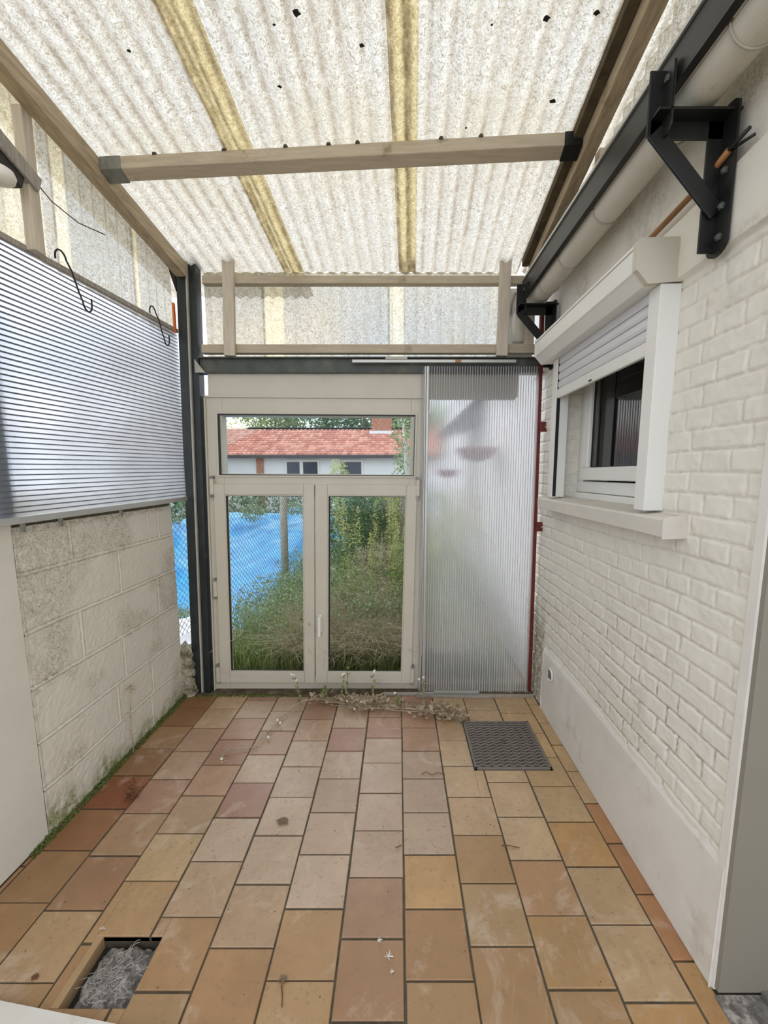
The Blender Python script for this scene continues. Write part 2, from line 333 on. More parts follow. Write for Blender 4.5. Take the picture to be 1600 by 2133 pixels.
def vnoise(x, y, seed=0):                                # smooth 2D value noise, -1..1
    r = np.random.default_rng(seed); L = r.uniform(-1, 1, (64, 64))
    xi = np.floor(x).astype(int); yi = np.floor(y).astype(int); fx = x-xi; fy = y-yi
    fx = fx*fx*(3-2*fx); fy = fy*fy*(3-2*fy)
    g = lambda a, b: L[a % 64, b % 64]
    return (g(xi, yi)*(1-fx)+g(xi+1, yi)*fx)*(1-fy)+(g(xi, yi+1)*(1-fx)+g(xi+1, yi+1)*fx)*fy
def gridmesh(name, V, keep, mat, col=None, parent=None, smooth=True, flip=False):
    """V: (ny,nx,3) points; keep: (ny-1,nx-1) bool; col (ny,nx,3)"""
    ny, nx, _ = V.shape; idx = np.arange(ny*nx).reshape(ny, nx)
    q = np.stack([idx[:-1, :-1], idx[:-1, 1:], idx[1:, 1:], idx[1:, :-1]], -1)[keep]
    if flip: q = q[:, ::-1]
    P = V.reshape(-1, 3)
    off = Vector(parent_world(parent)) if parent else Vector(((P[:, 0].min()+P[:, 0].max())/2, (P[:, 1].min()+P[:, 1].max())/2, P[:, 2].min()))
    P = P-np.array(off)
    me = bpy.data.meshes.new(name); me.from_pydata(P.tolist(), [], q.tolist()); me.materials.append(mat)
    if col is not None:
        a = me.color_attributes.new('Col', 'FLOAT_COLOR', 'POINT'); c = np.concatenate([col.reshape(-1, 3), np.ones((ny*nx, 1))], 1)
        a.data.foreach_set('color', c.astype(np.float32).ravel())
    if smooth: me.polygons.foreach_set('use_smooth', [True]*len(me.polygons))
    ob = bpy.data.objects.new(name, me); COL.objects.link(ob)
    if parent: ob.parent = parent
    else: ob.location = off
    return ob
def sstep(a, b, x):
    t = np.clip((x-a)/(b-a), 0, 1); return t*t*(3-2*t)

# ================================================================== SETTING
# ---- floor: terracotta tiles in running bond over grout, cut round the cover and the broken pit
PITCH = 0.2085; TX0 = 0.020
offs = {0: 1.049, 1: 1.139, 2: 1.027, 3: 0.998, 4: 1.10, -1: 0.955, -2: 1.049, -3: 1.136, -4: 1.022, -5: 1.148, -6: 1.045, -7: 1.07, -8: 1.0}
HOLES = [(0.388, 0.793, 1.935, 2.352), (-0.988, -0.772, 0.985, 1.170)]
def cut(rect, h):
    x0, x1, y0, y1 = rect; a0, a1, b0, b1 = h
    if x1 <= a0 or x0 >= a1 or y1 <= b0 or y0 >= b1: return [rect]
    out = []
    if x0 < a0: out.append((x0, a0, y0, y1))
    if x1 > a1: out.append((a1, x1, y0, y1))
    xa, xb = max(x0, a0), min(x1, a1)
    if y0 < b0: out.append((xa, xb, y0, b0))
    if y1 > b1: out.append((xa, xb, b1, y1))
    return out
def tilecol(i, k, y, x):
    r = random.random()
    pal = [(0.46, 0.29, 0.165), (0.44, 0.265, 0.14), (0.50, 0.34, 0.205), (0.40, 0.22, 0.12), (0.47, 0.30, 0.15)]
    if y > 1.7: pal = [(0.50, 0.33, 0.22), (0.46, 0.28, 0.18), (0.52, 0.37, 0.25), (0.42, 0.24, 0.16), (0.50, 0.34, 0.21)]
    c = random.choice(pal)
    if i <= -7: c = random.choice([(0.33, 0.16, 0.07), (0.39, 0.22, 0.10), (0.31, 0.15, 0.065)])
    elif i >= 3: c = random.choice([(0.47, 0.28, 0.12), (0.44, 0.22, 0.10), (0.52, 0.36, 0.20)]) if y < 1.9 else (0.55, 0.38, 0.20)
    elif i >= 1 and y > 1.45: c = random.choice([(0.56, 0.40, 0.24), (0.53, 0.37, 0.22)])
    elif -4 <= i <= 0 and 1.3 < y < 2.1: c = random.choice([(0.55, 0.41, 0.30), (0.52, 0.375, 0.27), (0.53, 0.385, 0.29)])  # pale middle tiles: wear and gloss reflection put into the colour
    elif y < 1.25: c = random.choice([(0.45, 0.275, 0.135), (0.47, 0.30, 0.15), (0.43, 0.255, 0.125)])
    fixed = {(-1, 1): (0.41, 0.25, 0.155), (-1, 0): (0.42, 0.24, 0.13), (0, 0): (0.41, 0.235, 0.115), (0, 1): (0.50, 0.31, 0.14),
             (1, 1): (0.46, 0.28, 0.135), (2, 0): (0.48, 0.29, 0.13), (2, 1): (0.46, 0.27, 0.14), (1, 0): (0.45, 0.30, 0.16), (-2, 5): (0.42, 0.24, 0.18), (-4, 3): (0.40, 0.22, 0.16), (-7, 3): (0.30, 0.10, 0.04),
             (-6, 0): (0.50, 0.33, 0.18), (-5, 1): (0.54, 0.38, 0.21), (-4, 1): (0.53, 0.37, 0.23), (-3, 0): (0.50, 0.34, 0.21), (-3, 1): (0.57, 0.42, 0.30)}
    c = fixed.get((i, k), c); s = 0.80+0.13*random.random()
    return tuple(v*s for v in c)
tb = MB(); J = 0.0034
for i in range(-8, 5):
    xa = TX0+PITCH*i; xb = xa+PITCH
    if xa < -1.46: xa = -1.46
    if xb > 0.925: xb = 0.925
    if xb-xa < 0.02: continue
    for k in range(-5, 9):
        ya = offs[i]+0.2068*k; yb = ya+0.2068; yb = min(yb, 2.665)
        if yb-ya < 0.02 or ya > 2.66: continue
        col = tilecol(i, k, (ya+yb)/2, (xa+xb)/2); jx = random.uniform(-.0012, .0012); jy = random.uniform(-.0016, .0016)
        rects = [(xa+J+jx, xb-J+jx, ya+J+jy, yb-J+jy)]
        for h in HOLES: rects = [q for r_ in rects for q in cut(r_, h)]
        hz = random.uniform(-.0008, .0008)
        for (x0, x1, y0, y1) in rects:
            if x1-x0 < .004 or y1-y0 < .004: continue
            b = 0.0022; zt = 0.0+hz
            vs = [(x0, y0, -.02), (x1, y0, -.02), (x1, y1, -.02), (x0, y1, -.02), (x0, y0, zt-.002), (x1, y0, zt-.002), (x1, y1, zt-.002), (x0, y1, zt-.002),
                  (x0+b, y0+b, zt), (x1-b, y0+b, zt), (x1-b, y1-b, zt), (x0+b, y1-b, zt)]
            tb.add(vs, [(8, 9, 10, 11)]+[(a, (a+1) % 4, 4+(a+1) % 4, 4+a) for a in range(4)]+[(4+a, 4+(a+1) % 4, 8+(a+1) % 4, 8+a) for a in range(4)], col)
tb.mi = 1
for x0, x1, y0, y1 in [(-1.52, -0.988, -0.3, 2.80), (-0.772, 0.388, -0.3, 2.80), (0.793, 1.3, -0.3, 2.80), (-0.988, -0.772, -0.3, .985), (-0.988, -0.772, 1.17, 2.80), (0.388, 0.793, -0.3, 1.935), (0.388, 0.793, 2.352, 2.8)]:
    tb.box(x0, x1, y0, y1, -0.06, -0.0055, (0, 0, 0))
fl = tb.build('floor', [M['tile'], M['grout']], kind='structure')

# ---- right wall: white painted brick, height field
XR = 0.937
ys = np.arange(1.03, 2.90, 0.004); zs = np.arange(0.0, 2.75, 0.004)
Y, Z = np.meshgrid(ys, zs)
course = 0.0672; rr = np.floor((Z+0.006*vnoise(Y*3, Z*1.5, 3)-0.36)/course).astype(int)
fz = (Z+0.006*vnoise(Y*3, Z*1.5, 3)-0.36)/course-rr
wb = np.where(rr % 2 == 0, 0.222, 0.111); ph = np.where(rr % 2 == 0, 0.0, 0.055)+0.017*np.sin(rr*7.3)
ww = (Y+0.005*vnoise(Y*9, rr*5.3, 4)+ph)/wb; bi = np.floor(ww).astype(int); fy = ww-bi
rnd = lambda a, b, s: np.random.default_rng(s).uniform(-1, 1, (97, 89))[a % 97, b % 89]
jn = 0.0012*vnoise(Y*60, Z*60, 8)
dz = np.minimum(fz, 1-fz)*course+jn; dy = np.minimum(fy, 1-fy)*wb+jn*1.5
d = np.minimum(dz, dy)
up = sstep(0.0025, 0.0085, d)
low = sstep(1.15, 0.6, Z)                                 # lower courses more worn
H = up*(0.0038+0.0024*low)+0.0016*rnd(rr, bi, 5)*up+0.0022*vnoise(Y*22, Z*22, 6)+0.0011*vnoise(Y*70, Z*70, 7)+0.006*vnoise(Y*2, Z*2, 9)
band = sstep(2.128, 2.136, Z)                             # smooth rendered lintel band
H = H*(1-band)+band*(0.022+0.002*vnoise(Y*5, Z*5, 12)+0.0008*vnoise(Y*30, Z*30, 13))-0.022*sstep(2.335, 2.345, Z+0.03*vnoise(Y*2, Z*0, 14))*band
V = np.stack([XR-H, Y, Z], -1)
crack = (1-sstep(0.001, 0.0045, d))
stain = sstep(0.25, 0.85, vnoise(Y*2.3+7, Z*2.8, 21)+0.35*low)
cr = np.clip(crack*(0.40+0.75*stain)*(1-band)+0.25*sstep(.3, .9, vnoise(Y*6, Z*6, 22))*(1-band)+.35*band*sstep(.2, .8, vnoise(Y*4, Z*9, 23)), 0, 1)
cr = np.maximum(cr, 1.0*sstep(2.49, 2.56, Y)*sstep(0.75, 0.45, Z+.12*vnoise(Y*9, Z*7, 34)))
rust = np.zeros_like(Y)
for (cy_, cz_, ry, rz, am) in [(1.98, 0.62, 0.10, 0.06, 1), (2.13, 0.78, 0.09, 0.04, .9), (2.22, 0.50, .10, .05, .8), (1.55, 0.52, 0.16, 0.06, 1), (1.75, 0.55, .05, .07, .9), (1.28, 0.60, .07, .05, .7), (2.30, 0.55, 0.07, 0.10, .9), (1.9, 0.95, 0.10, 0.03, .8)]:
    rust = np.maximum(rust, am*np.exp(-((Y-cy_)/ry)**2-((Z-cz_)/rz)**2))
rust = np.maximum(rust, .55*low*sstep(.45, .8, vnoise(Y*12+3, Z*14, 24)))*(1-sstep(0.003, 0.010, d))*1.3+1.0*sstep(2.50, 2.72, Y)*sstep(0.62, 0.40, Z)+0.9*sstep(2.52, 2.62, Y)*sstep(0.75, 0.30, Z+.15*vnoise(Y*8, Z*8, 33))+0.55*sstep(2.44, 2.47, Z)*sstep(.0, .6, vnoise(Y*8, Z*20, 31))
grn = 0.5*sstep(2.50, 2.75, Y)*sstep(0.9, 0.45, Z)
keep = ~(((Y[:-1, :-1] > 1.52) & (Y[:-1, :-1] < 2.392)) & ((Z[:-1, :-1] > 1.358) & (Z[:-1, :-1] < 2.14)))
wr = gridmesh('wall_right', V, keep, M['brick'], np.stack([cr, np.clip(rust, 0, 1), grn], -1), flip=True); wr['kind'] = 'structure'
b = MB(); b.col = (0, 0, 0)
b.box(XR+.004, 1.22, 1.035, 1.51, 0, 2.75); b.box(XR+.004, 1.22, 2.40, 2.86, 0, 2.75); b.box(XR+.004, 1.22, 1.51, 2.40, 0, 1.35); b.box(XR+.004, 1.22, 1.51, 2.40, 2.145, 2.75)
b.build('wall_right_core', M['brick'], wr)
# smooth corner strip at the near end and the beige reveal of the door recess
b = MB(); b.box(0.922, 1.0, 1.026, 1.062, 0, 2.13); b.build('wall_corner_bead', M['render'], wr, bevel=0.004)
b = MB(); b.box(0.926, 1.30, 1.012, 1.026, 0.012, 2.75); rev = b.build('wall_right_reveal', M['beige_reveal'], wr)
# plinth
b = MB(); b.prism([(0.917, 0.0), (0.922, 0.385), (0.930, 0.408), (0.945, 0.412), (0.945, 0.0)], 'y', 1.034, 2.50)
pl = b.build('trim_1', M['render'], kind='structure', bevel=0.004)
b = MB(); b.box(0.936, 1.2, 2.86, 8.2, 0, 2.75); b.box(1.2, 6, 8.0, 8.2, 0, 3.0)
b.build('wall_outer', M['housewall2'], kind='structure')

# ---- left wall: plaster length, then painted blocks
b = MB(); b.box(-1.62, -1.459, -0.3, 1.549, 0, 1.315)
wl = b.build('wall_left', M['plaster'], kind='structure', bevel=0.006)
ys = np.arange(1.545, 2.668, 0.004); zs = np.arange(0.0, 1.300, 0.004); Y, Z = np.meshgrid(ys, zs)
zrow = [0.0, 0.205, 0.415, 0.648, 0.878, 1.112, 1.40]; jo = [[2.35], [2.07], [1.99], [2.11], [1.83, 2.45], [2.12], ]
jo = [[2.30], [2.02, 2.33], [2.10], [1.83, 2.44], [2.12, ], [1.82, 2.40, 2.50]]
zc = [z+0.0 for z in zrow]; dmin = np.full_like(Y, 1.0)
wv = 0.004*vnoise(Y*4, Z*4, 40)
for z_ in zc[1:-1]: dmin = np.minimum(dmin, np.abs(Z-z_+wv))
for r_ in range(6):
    inrow = (Z >= zrow[r_]) & (Z < zrow[r_+1])
    for yj in jo[r_]: dmin = np.where(inrow, np.minimum(dmin, np.abs(Y-yj+wv)), dmin)
ridge = np.exp(-(dmin/0.0045)**2); groove = np.exp(-((dmin-0.009)/0.0025)**2)
H = 0.003*ridge-0.0035*groove+0.0028*vnoise(Y*3, Z*3, 41)+0.0010*vnoise(Y*60, Z*60, 42)+0.0007*vnoise(Y*120, Z*120, 43)
H -= 0.002*np.exp(-((Y-1.562)/0.006)**2)
X = -1.458+H-0.014*sstep(2.645, 2.668, Y+0.006*vnoise(Y*2, Z*14, 44))
top = sstep(0.75, 1.15, Z); side = sstep(2.0, 1.65, Y)
pit = sstep(0.05, 0.75, vnoise(Y*4.2, Z*4.2, 46)+0.35*vnoise(Y*13, Z*13, 47)+0.5*top*side-0.12)
cr = np.clip(0.95*groove+0.35*np.exp(-((Y-1.565)/0.01)**2)+0.45*pit+0.85*sstep(1.262, 1.288, Z), 0, 1)
gr = np.clip(sstep(0.15, 0.0, Z+0.05*vnoise(Y*9, Z*0, 48))*1.0, 0, 1)
rs = np.clip(pit*0.75+0.7*sstep(1.272, 1.29, Z), 0, 1)
wl2 = gridmesh('wall_left', np.stack([X, Y, Z], -1), np.ones((len(zs)-1, len(ys)-1), bool), M['block'], np.stack([cr, rs, gr], -1)); wl2['kind'] = 'structure'
b = MB(); b.col = (0.1, 0, 0); b.box(-1.62, -1.478, 1.545, 2.660, 0, 1.296); b.build('wall_left_core', M['block'], wl2)

# ---- window in the right wall
win = thing('window_1', 'white casement window under half lowered roller shutter', 'window', (1.06, 1.95, 1.36), kind='structure')
b = MB(); b.box(1.035, 1.10, 1.50, 2.41, 1.40, 1.46); b.box(1.035, 1.10, 1.50, 1.56, 1.46, 2.14); b.box(1.035, 1.10, 2.34, 2.41, 1.46, 2.14); b.box(1.035, 1.10, 1.56, 2.34, 2.09, 2.14)
b.box(1.00, 1.06, 1.515, 2.40, 1.365, 1.398); b.build('frame', M['pvc'], win, bevel=0.004)
sash = MB(); sash.box(1.015, 1.08, 1.56, 2.325, 1.468, 1.535); sash.box(1.015, 1.08, 1.56, 1.63, 1.535, 2.085); sash.box(1.015, 1.08, 2.255, 2.325, 1.535, 2.085); sash.box(1.015, 1.08, 1.63, 2.255, 2.02, 2.085)
sh = sash.build('sash', M['pvc'], win, bevel=0.006)
b = MB(); b.box(1.04, 1.046, 1.628, 2.258, 1.533, 2.022); b.build('glass', M['glass_dark'], sh)
b = MB(); b.box(1.034, 1.04, 1.628, 2.258, 1.533, 1.539); b.box(1.034, 1.04, 1.628, 2.258, 2.016, 2.022); b.box(1.034, 1.04, 1.628, 1.634, 1.539, 2.016); b.box(1.034, 1.04, 2.252, 2.258, 1.539, 2.016); b.build('gasket', M['gasket'], sh)
b = MB(); b.box(1.075, 1.08, 1.65, 2.02, 1.54, 1.94); b.build('reflection_panel', M['reflection_grey'], win, label='grey panel added as a painted reflection behind the glass')  # added grey panel, stands in for the reflection in the pane
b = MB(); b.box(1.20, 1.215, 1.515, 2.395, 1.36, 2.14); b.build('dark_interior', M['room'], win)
# ================================================================== ROOF
def roofT(p):                                            # u,v,height over roof plane -> world
    u, v, h = p; return Vector((u+0.0352*(v-2.66), v, 2.759-0.1553*(v-2.66)+h))
def corr(name, u0, u1, v0, v1, mat, over=None, hoff=0.0, seed=0, amp=0.0085, wl_=0.076, edge=None, dirt=0.85):
    nu = int((u1-u0)/wl_*12)+1; nv = max(2, int((v1-v0)/0.03))
    U, Vv = np.meshgrid(np.linspace(u0, u1, nu), np.linspace(v0, v1, nv))
    phs = 2*np.pi*(U)/wl_
    Hh = hoff+amp*(1+np.cos(phs))+0.0012*vnoise(U*4, Vv*3, seed)
    x = U+0.0352*(Vv-2.66); z = 2.759-0.1553*(Vv-2.66)+Hh
    dr = dirt*np.exp(-((np.mod(phs/(2*np.pi)+0.5+0.03*vnoise(U*0, Vv*5, seed+1), 1)-0.42)/0.17)**2)*(0.45+0.5*(vnoise(U*3, Vv*3, seed+2)+1)/2)  # valley dirt, widened so the corrugation shading is painted in too
    ov = np.zeros_like(U)
    for (a, c_) in (over or []): ov = np.maximum(ov, sstep(a-.004, a+.004, U)*sstep(c_+.004, c_-.004, U))
    for e in (edge or []): dr = np.maximum(dr, 1.0*np.exp(-((U-e+0.004*vnoise(U*0, Vv*20, seed+5))/0.010)**2))
    dr = np.maximum(dr, 0.8*sstep(2.60, 2.70, Vv)*sstep(-.2, .5, vnoise(U*9, Vv*3, seed+7))*ov)
    return gridmesh(name, np.stack([x, Vv, z], -1), np.ones((nv-1, nu-1), bool), mat, np.stack([dr, ov, ov*0], -1))
G = 'corrugated fibreglass roof sheets'
S = [(-1.56, -0.595, [(-0.715, -0.595)], [-0.712], 'translucent corrugated roof sheet along the left rafter'),
     (-0.715, 0.105, [(-0.715, -0.595), (0.0, 0.105)], [-0.655, 0.012], 'translucent corrugated roof sheet in the middle, between the two yellowed overlaps'),
     (0.0, 0.742, [(0.0, 0.105)], [0.738, 0.06], 'translucent corrugated roof sheet nearest the gutter side, spotted with dead leaves'),
     (0.765, 0.99, [], [0.78], 'narrow corrugated roof strip beyond the right rafter, above the gutter')]
for k, (a, c_, ov, ed, lab) in enumerate(S):
    tag(corr('corrugated_roof_sheet', a, c_, 0.25, 3.04 if a < -1 else 2.785, M['fibre'], ov, 0.003*(k % 2), 60+10*k, edge=ed), lab, 'roof sheet', G)

def rooftimber(name, u0, u1, v0, v1, h0, h1, mat, lab, cat, group=None, parent=None):
    b = MB(roofT); b.add([(u0, v0, h0), (u1, v0, h0), (u1, v1, h0), (u0, v1, h0), (u0, v0, h1), (u1, v0, h1), (u1, v1, h1), (u0, v1, h1)],
          [(0, 3, 2, 1), (4, 5, 6, 7), (0, 1, 5, 4), (1, 2, 6, 5), (2, 3, 7, 6), (3, 0, 4, 7)])
    o = b.build(name, mat, parent, bevel=0.003)
    return tag(o, lab, cat, group) if not parent else o
rooftimber('rafter', -1.335, -1.272, 0.25, 2.66, -0.085, -0.004, M['wood'], 'long sloping timber rafter on the left side of the roof', 'rafter', 'sloping side rafters')
rooftimber('rafter', 0.778, 0.835, 0.25, 2.66, -0.085, -0.004, M['wood'], 'long sloping timber rafter on the gutter side of the roof', 'rafter', 'sloping side rafters')
rooftimber('mossy_batten', 0.738, 0.777, 0.25, 2.66, -0.030, 0.018, M['wooddark'], 'dark mossy batten between roof sheet edge and right rafter', 'batten')
# cross beam, slightly skew
def bm_pt(t, dv, h):   # t 0..1 left to right
    u0, u1 = -1.270, 0.776; v = 1.985+(1.872-1.985)*t+dv; return roofT((u0+(u1-u0)*t, v, h))
cb = thing('cross_beam', 'pale timber cross beam spanning the roof between both rafters', 'beam', bm_pt(0.5, 0, -0.07))
b = MB(); v = [bm_pt(t, dv, h) for t in (0, 1) for dv, h in ((0, -.052), (.055, -.062), (.055, -.003), (0, -.003))]
b.add(v, [(0, 1, 2, 3), (7, 6, 5, 4), (0, 4, 5, 1), (1, 5, 6, 2), (2, 6, 7, 3), (3, 7, 4, 0)]); b.build('timber', M['woodx'], cb, bevel=0.003)
def hanger(t0, t1, mat, lab):
    b = MB(); g = 0.003
    for (a0, a1) in ((-g, -0.0),):
        v = [bm_pt(t, dv, h) for t in (t0, t1) for dv, h in ((-g, -.052-g), (.055+g, -.062-g), (.055+g, -.004), (.055, -.004), (.055, -.062), (0, -.052), (0, -.004), (-g, -.004))]
        b.add(v, [(0, 1, 2, 3, 4, 5, 6, 7), tuple(range(15, 7, -1))]+[(i, 8+i, 8+(i+1) % 8, (i+1) % 8) for i in range(8)])
    b.build('joist_hanger', mat, cb, label=lab)
hanger(0.0, 0.045, M['galv'], 'galvanised metal joist hanger at the left end')
hanger(0.965, 1.0, M['blacksteel'], 'dark joist hanger at the right end')
for t in (0.12, 0.27, 0.40, 0.49, 0.55, 0.72, 0.80):
    b = MB(); p = bm_pt(t, 0, 0.0); b.lathe([(0.011, -.006), (0.010, .002), (0.006, .007), (0.001, .009)], (p.x, p.y+.004, p.z), 'z', 8); b.build('bolt_cap', M['wooddark'], cb)

# back framing: corrugated strip, plates, studs
YB = 2.72
def vsheet(name, a0, a1, fn, z0, z1fn, mat, over=None, seed=0, wl_=0.076, amp=0.008, dirt=0.5):
    nu = int((a1-a0)/wl_*12)+1; nz = 24; A, T = np.meshgrid(np.linspace(a0, a1, nu), np.linspace(0, 1, nz))
    zt = z1fn(A); Zz = z0+(zt-z0)*T; ph = 2*np.pi*A/wl_; w_ = amp*np.cos(ph)
    x, y = fn(A, w_)
    dr = dirt*np.exp(-((np.mod(ph/(2*np.pi), 1)-0.5)/0.07)**2)*(0.5+0.5*vnoise(A*3, Zz*4, seed)); ov = np.zeros_like(A)
    for (p, q) in (over or []): ov = np.maximum(ov, sstep(p-.004, p+.004, A)*sstep(q+.004, q-.004, A))
    for (p, q) in (over or []): dr = np.maximum(dr, 0.9*np.exp(-((A-p)/.006)**2))
    if 'gable' in name: dr = np.maximum(dr, .55*sstep(2.69, 2.715, Zz)); ov = np.maximum(ov, .8*sstep(2.69, 2.71, Zz))
    return gridmesh(name, np.stack([x, y, Zz], -1), np.ones((nz-1, nu-1), bool), mat, np.stack([np.clip(dr, 0, 1), ov, ov*0], -1))
tag(vsheet('corrugated_gable_sheet', -1.22, 0.66, lambda A, w_: (A, YB+0.045+w_), 2.215, lambda A: 2.746+0*A, M['fibreclear'], [(-0.85, -0.72), (-0.06, 0.035)], 80), 'upright strip of translucent corrugated sheet above the glazed door', 'wall sheet')
b = MB(); b.box(-1.20, 0.80, YB-.02, YB+.03, 2.655, 2.700); tag(b.build('top_rail', M['woodx'], bevel=0.003), 'upper horizontal timber rail right under the roof edge', 'rail', 'horizontal timber rails above the door')
b = MB(); b.box(-1.23, 0.90, YB-.015, YB+.03, 2.250, 2.302); tag(b.build('lower_rail', M['woodx'], bevel=0.003), 'lower horizontal timber rail just above the steel lintel', 'rail', 'horizontal timber rails above the door')
b = MB(); b.beam((-1.045, YB-.035, 2.225), (-1.025, YB-.035, 2.815), 0.068, 0.03, (0, 1, 0)); tag(b.build('stud', M['woodz'], bevel=0.003), 'left upright timber stud nailed across both rails above door', 'stud', 'upright timber studs above the door')
b = MB(); b.beam((0.640, YB-.035, 2.225), (0.648, YB-.035, 2.80), 0.068, 0.03, (0, 1, 0)); tag(b.build('stud', M['woodz'], bevel=0.003), 'right upright timber stud above the door, beside the downpipe', 'stud', 'upright timber studs above the door')
b = MB(); b.box(0.79, 0.845, YB-.01, YB+.03, 2.302, 2.52); tag(b.build('post_stub', M['woodz'], bevel=0.002), 'short upright timber between downpipe and red steel bar', 'post')
b = MB(); b.box(0.67, 0.86, YB+.06, YB+.075, 2.235, 2.66); tag(b.build('closing_board', M['pvc'], bevel=0.002), 'narrow white closing board behind the downpipe elbow', 'board')
# left side sheet, studs
tag(vsheet('corrugated_side_sheet', 0.3, 2.70, lambda A, w_: (-1.384+w_*.8+.035*(A-2.7), A), 2.335, lambda A: 2.755-0.1553*(A-2.66), M['fibreside'], [(1.86, 1.93), (2.34, 2.40), (1.40, 1.80)], 90, dirt=0.75), 'upright corrugated sheet closing the left side above the panel', 'wall sheet')
b = MB(); b.box(-1.405, -1.368, 1.685, 1.732, 2.34, 2.83); tag(b.build('side_stud', M['woodz'], bevel=0.003), 'thin upright batten on the left side, above polycarbonate panel', 'stud')
# lamp remains on the left
lamp = thing('wall_lamp', 'old lamp hanging from a pale board in the upper left corner', 'lamp', (-1.38, 1.50, 2.48))
b = MB(); b.beam((-1.37, 1.27, 2.745), (-1.37, 1.725, 2.582), 0.03, 0.058); b.build('board', M['woodgrey'], lamp, bevel=0.003)
b = MB(); b.beam((-1.385, 1.27, 2.695), (-1.385, 1.66, 2.550), 0.04, 0.05); b.build('housing', M['blacksteel'], lamp, bevel=0.004)
b = MB(); b.lathe([(0.012, .030), (0.05, .024), (0.055, .01), (0.050, -.006), (0.03, -.016), (0.01, -.020)], (-1.385, 1.57, 2.515), 'z', 20); b.build('lamp_glass', M['white'], lamp, smooth=True, label='white glass bowl')
b = MB(); b.tube([(-1.375, 1.62, 2.64), (-1.37, 1.70, 2.600), (-1.37, 1.79, 2.568), (-1.365, 1.92, 2.562), (-1.36, 2.08, 2.60)], 0.0022, 6); tag(b.build('loose_wire', M['drybrown'], smooth=True), 'thin brown wire sagging from lamp board to left rafter', 'wire')
# right side: sheet over the gutter, stud
tag(vsheet('corrugated_side_sheet', 0.3, 2.70, lambda A, w_: (0.905+w_+0.0352*(A-2.66), A), 2.60, lambda A: 2.755-0.1553*(A-2.66), M['fibreclear'], [(1.2, 1.28)], 95), 'narrow upright corrugated sheet on the right, above the gutter', 'wall sheet')
b = MB(); b.box(0.845, 0.885, 1.93, 1.975, 2.60, 2.86); tag(b.build('side_stud', M['woodz'], bevel=0.003), 'short upright batten behind the right rafter, above the gutter', 'stud')

# ================================================================== STEEL
lean = lambda p: Vector((p.x+0.0255*(p.z-1.0), p.y, p.z))
post = thing('steel_post', 'dark steel post standing between left wall panel and glazed door', 'post', (-1.32, 2.70, 0))
b = MB(lean); b.box(-1.392, -1.332, 2.685, 2.765, 0, 2.84); b.build('post_tube', M['darksteel'], post, bevel=0.003)
b = MB(lean); b.box(-1.333, -1.322, 2.680, 2.700, 0, 2.835); b.build('post_edge', M['edge'], post, bevel=0.002, label='pale worn edge strip')
b = MB(lean); b.box(-1.322, -1.296, 2.700, 2.765, 0, 2.835); b.box(-1.296, -1.276, 2.692, 2.765, 0, 2.82); b.build('channel', M['darksteel'], post, bevel=0.002)
b = MB(lean); b.prism([(-1.392, 2.60), (-1.392, 2.76), (-1.44, 2.80), (-1.43, 2.72)], 'y', 2.68, 2.70); b.build('knee_brace', M['blacksteel'], post)
b = MB(); b.box(-1.372, -1.362, 2.66, 2.68, 2.36, 2.53); tag(b.build('orange_strip', M['orange']), 'small bright orange strip caught behind the steel post', 'strip')
lt = thing('steel_lintel', 'dusty grey steel beam running right above the glazed door', 'beam', (-0.15, 2.72, 2.13))
b = MB(); b.box(-1.245, 0.91, 2.705, 2.715, 2.135, 2.215); b.box(-1.245, 0.91, 2.675, 2.76, 2.213, 2.221); b.box(-1.245, 0.91, 2.69, 2.76, 2.128, 2.136); b.build('web', M['greysteel'], lt, bevel=0.002)
b = MB(); b.prism([(-1.262, 2.125), (-1.262, 2.205), (-1.20, 2.125)], 'y', 2.672, 2.678); b.build('gusset', M['edge'], lt, label='rusty triangular gusset plate')
b = MB(); b.box(-0.285, 0.725, 2.655, 2.674, 2.180, 2.198); st = tag(b.build('aluminium_strip', M['alu'], bevel=0.002), 'loose pale aluminium strip clipped along the steel lintel', 'strip')
b = MB(); b.box(-0.08, 0.055, 2.652, 2.672, 2.198, 2.214); b.build('clip', M['edge'], st); b = MB(); b.box(0.35, 0.385, 2.650, 2.655, 2.181, 2.197); b.build('rust_tab', M['copper'], st)
rb = thing('red_steel_bar', 'thin dark red steel upright bolted to the white brick wall', 'bar', (0.905, 2.70, 0))
b = MB(); b.beam((0.905, 2.70, 0.0), (0.885, 2.70, 2.52), 0.022, 0.035, (0, 1, 0)); b.build('upright', M['redsteel'], rb, bevel=0.002)
for z_, x0 in ((1.765, .893), (1.13, .897)):
    b = MB(); b.box(x0, .955, 2.665, 2.672, z_, z_+.062); l_ = b.build('lug', M['redsteel'], rb, bevel=0.003); b = MB(); b.lathe([(.006, 0), (.006, -.004)], (x0+.035, 2.665, z_+.03), 'y', 8); b.build('screw', M['edge'], l_)

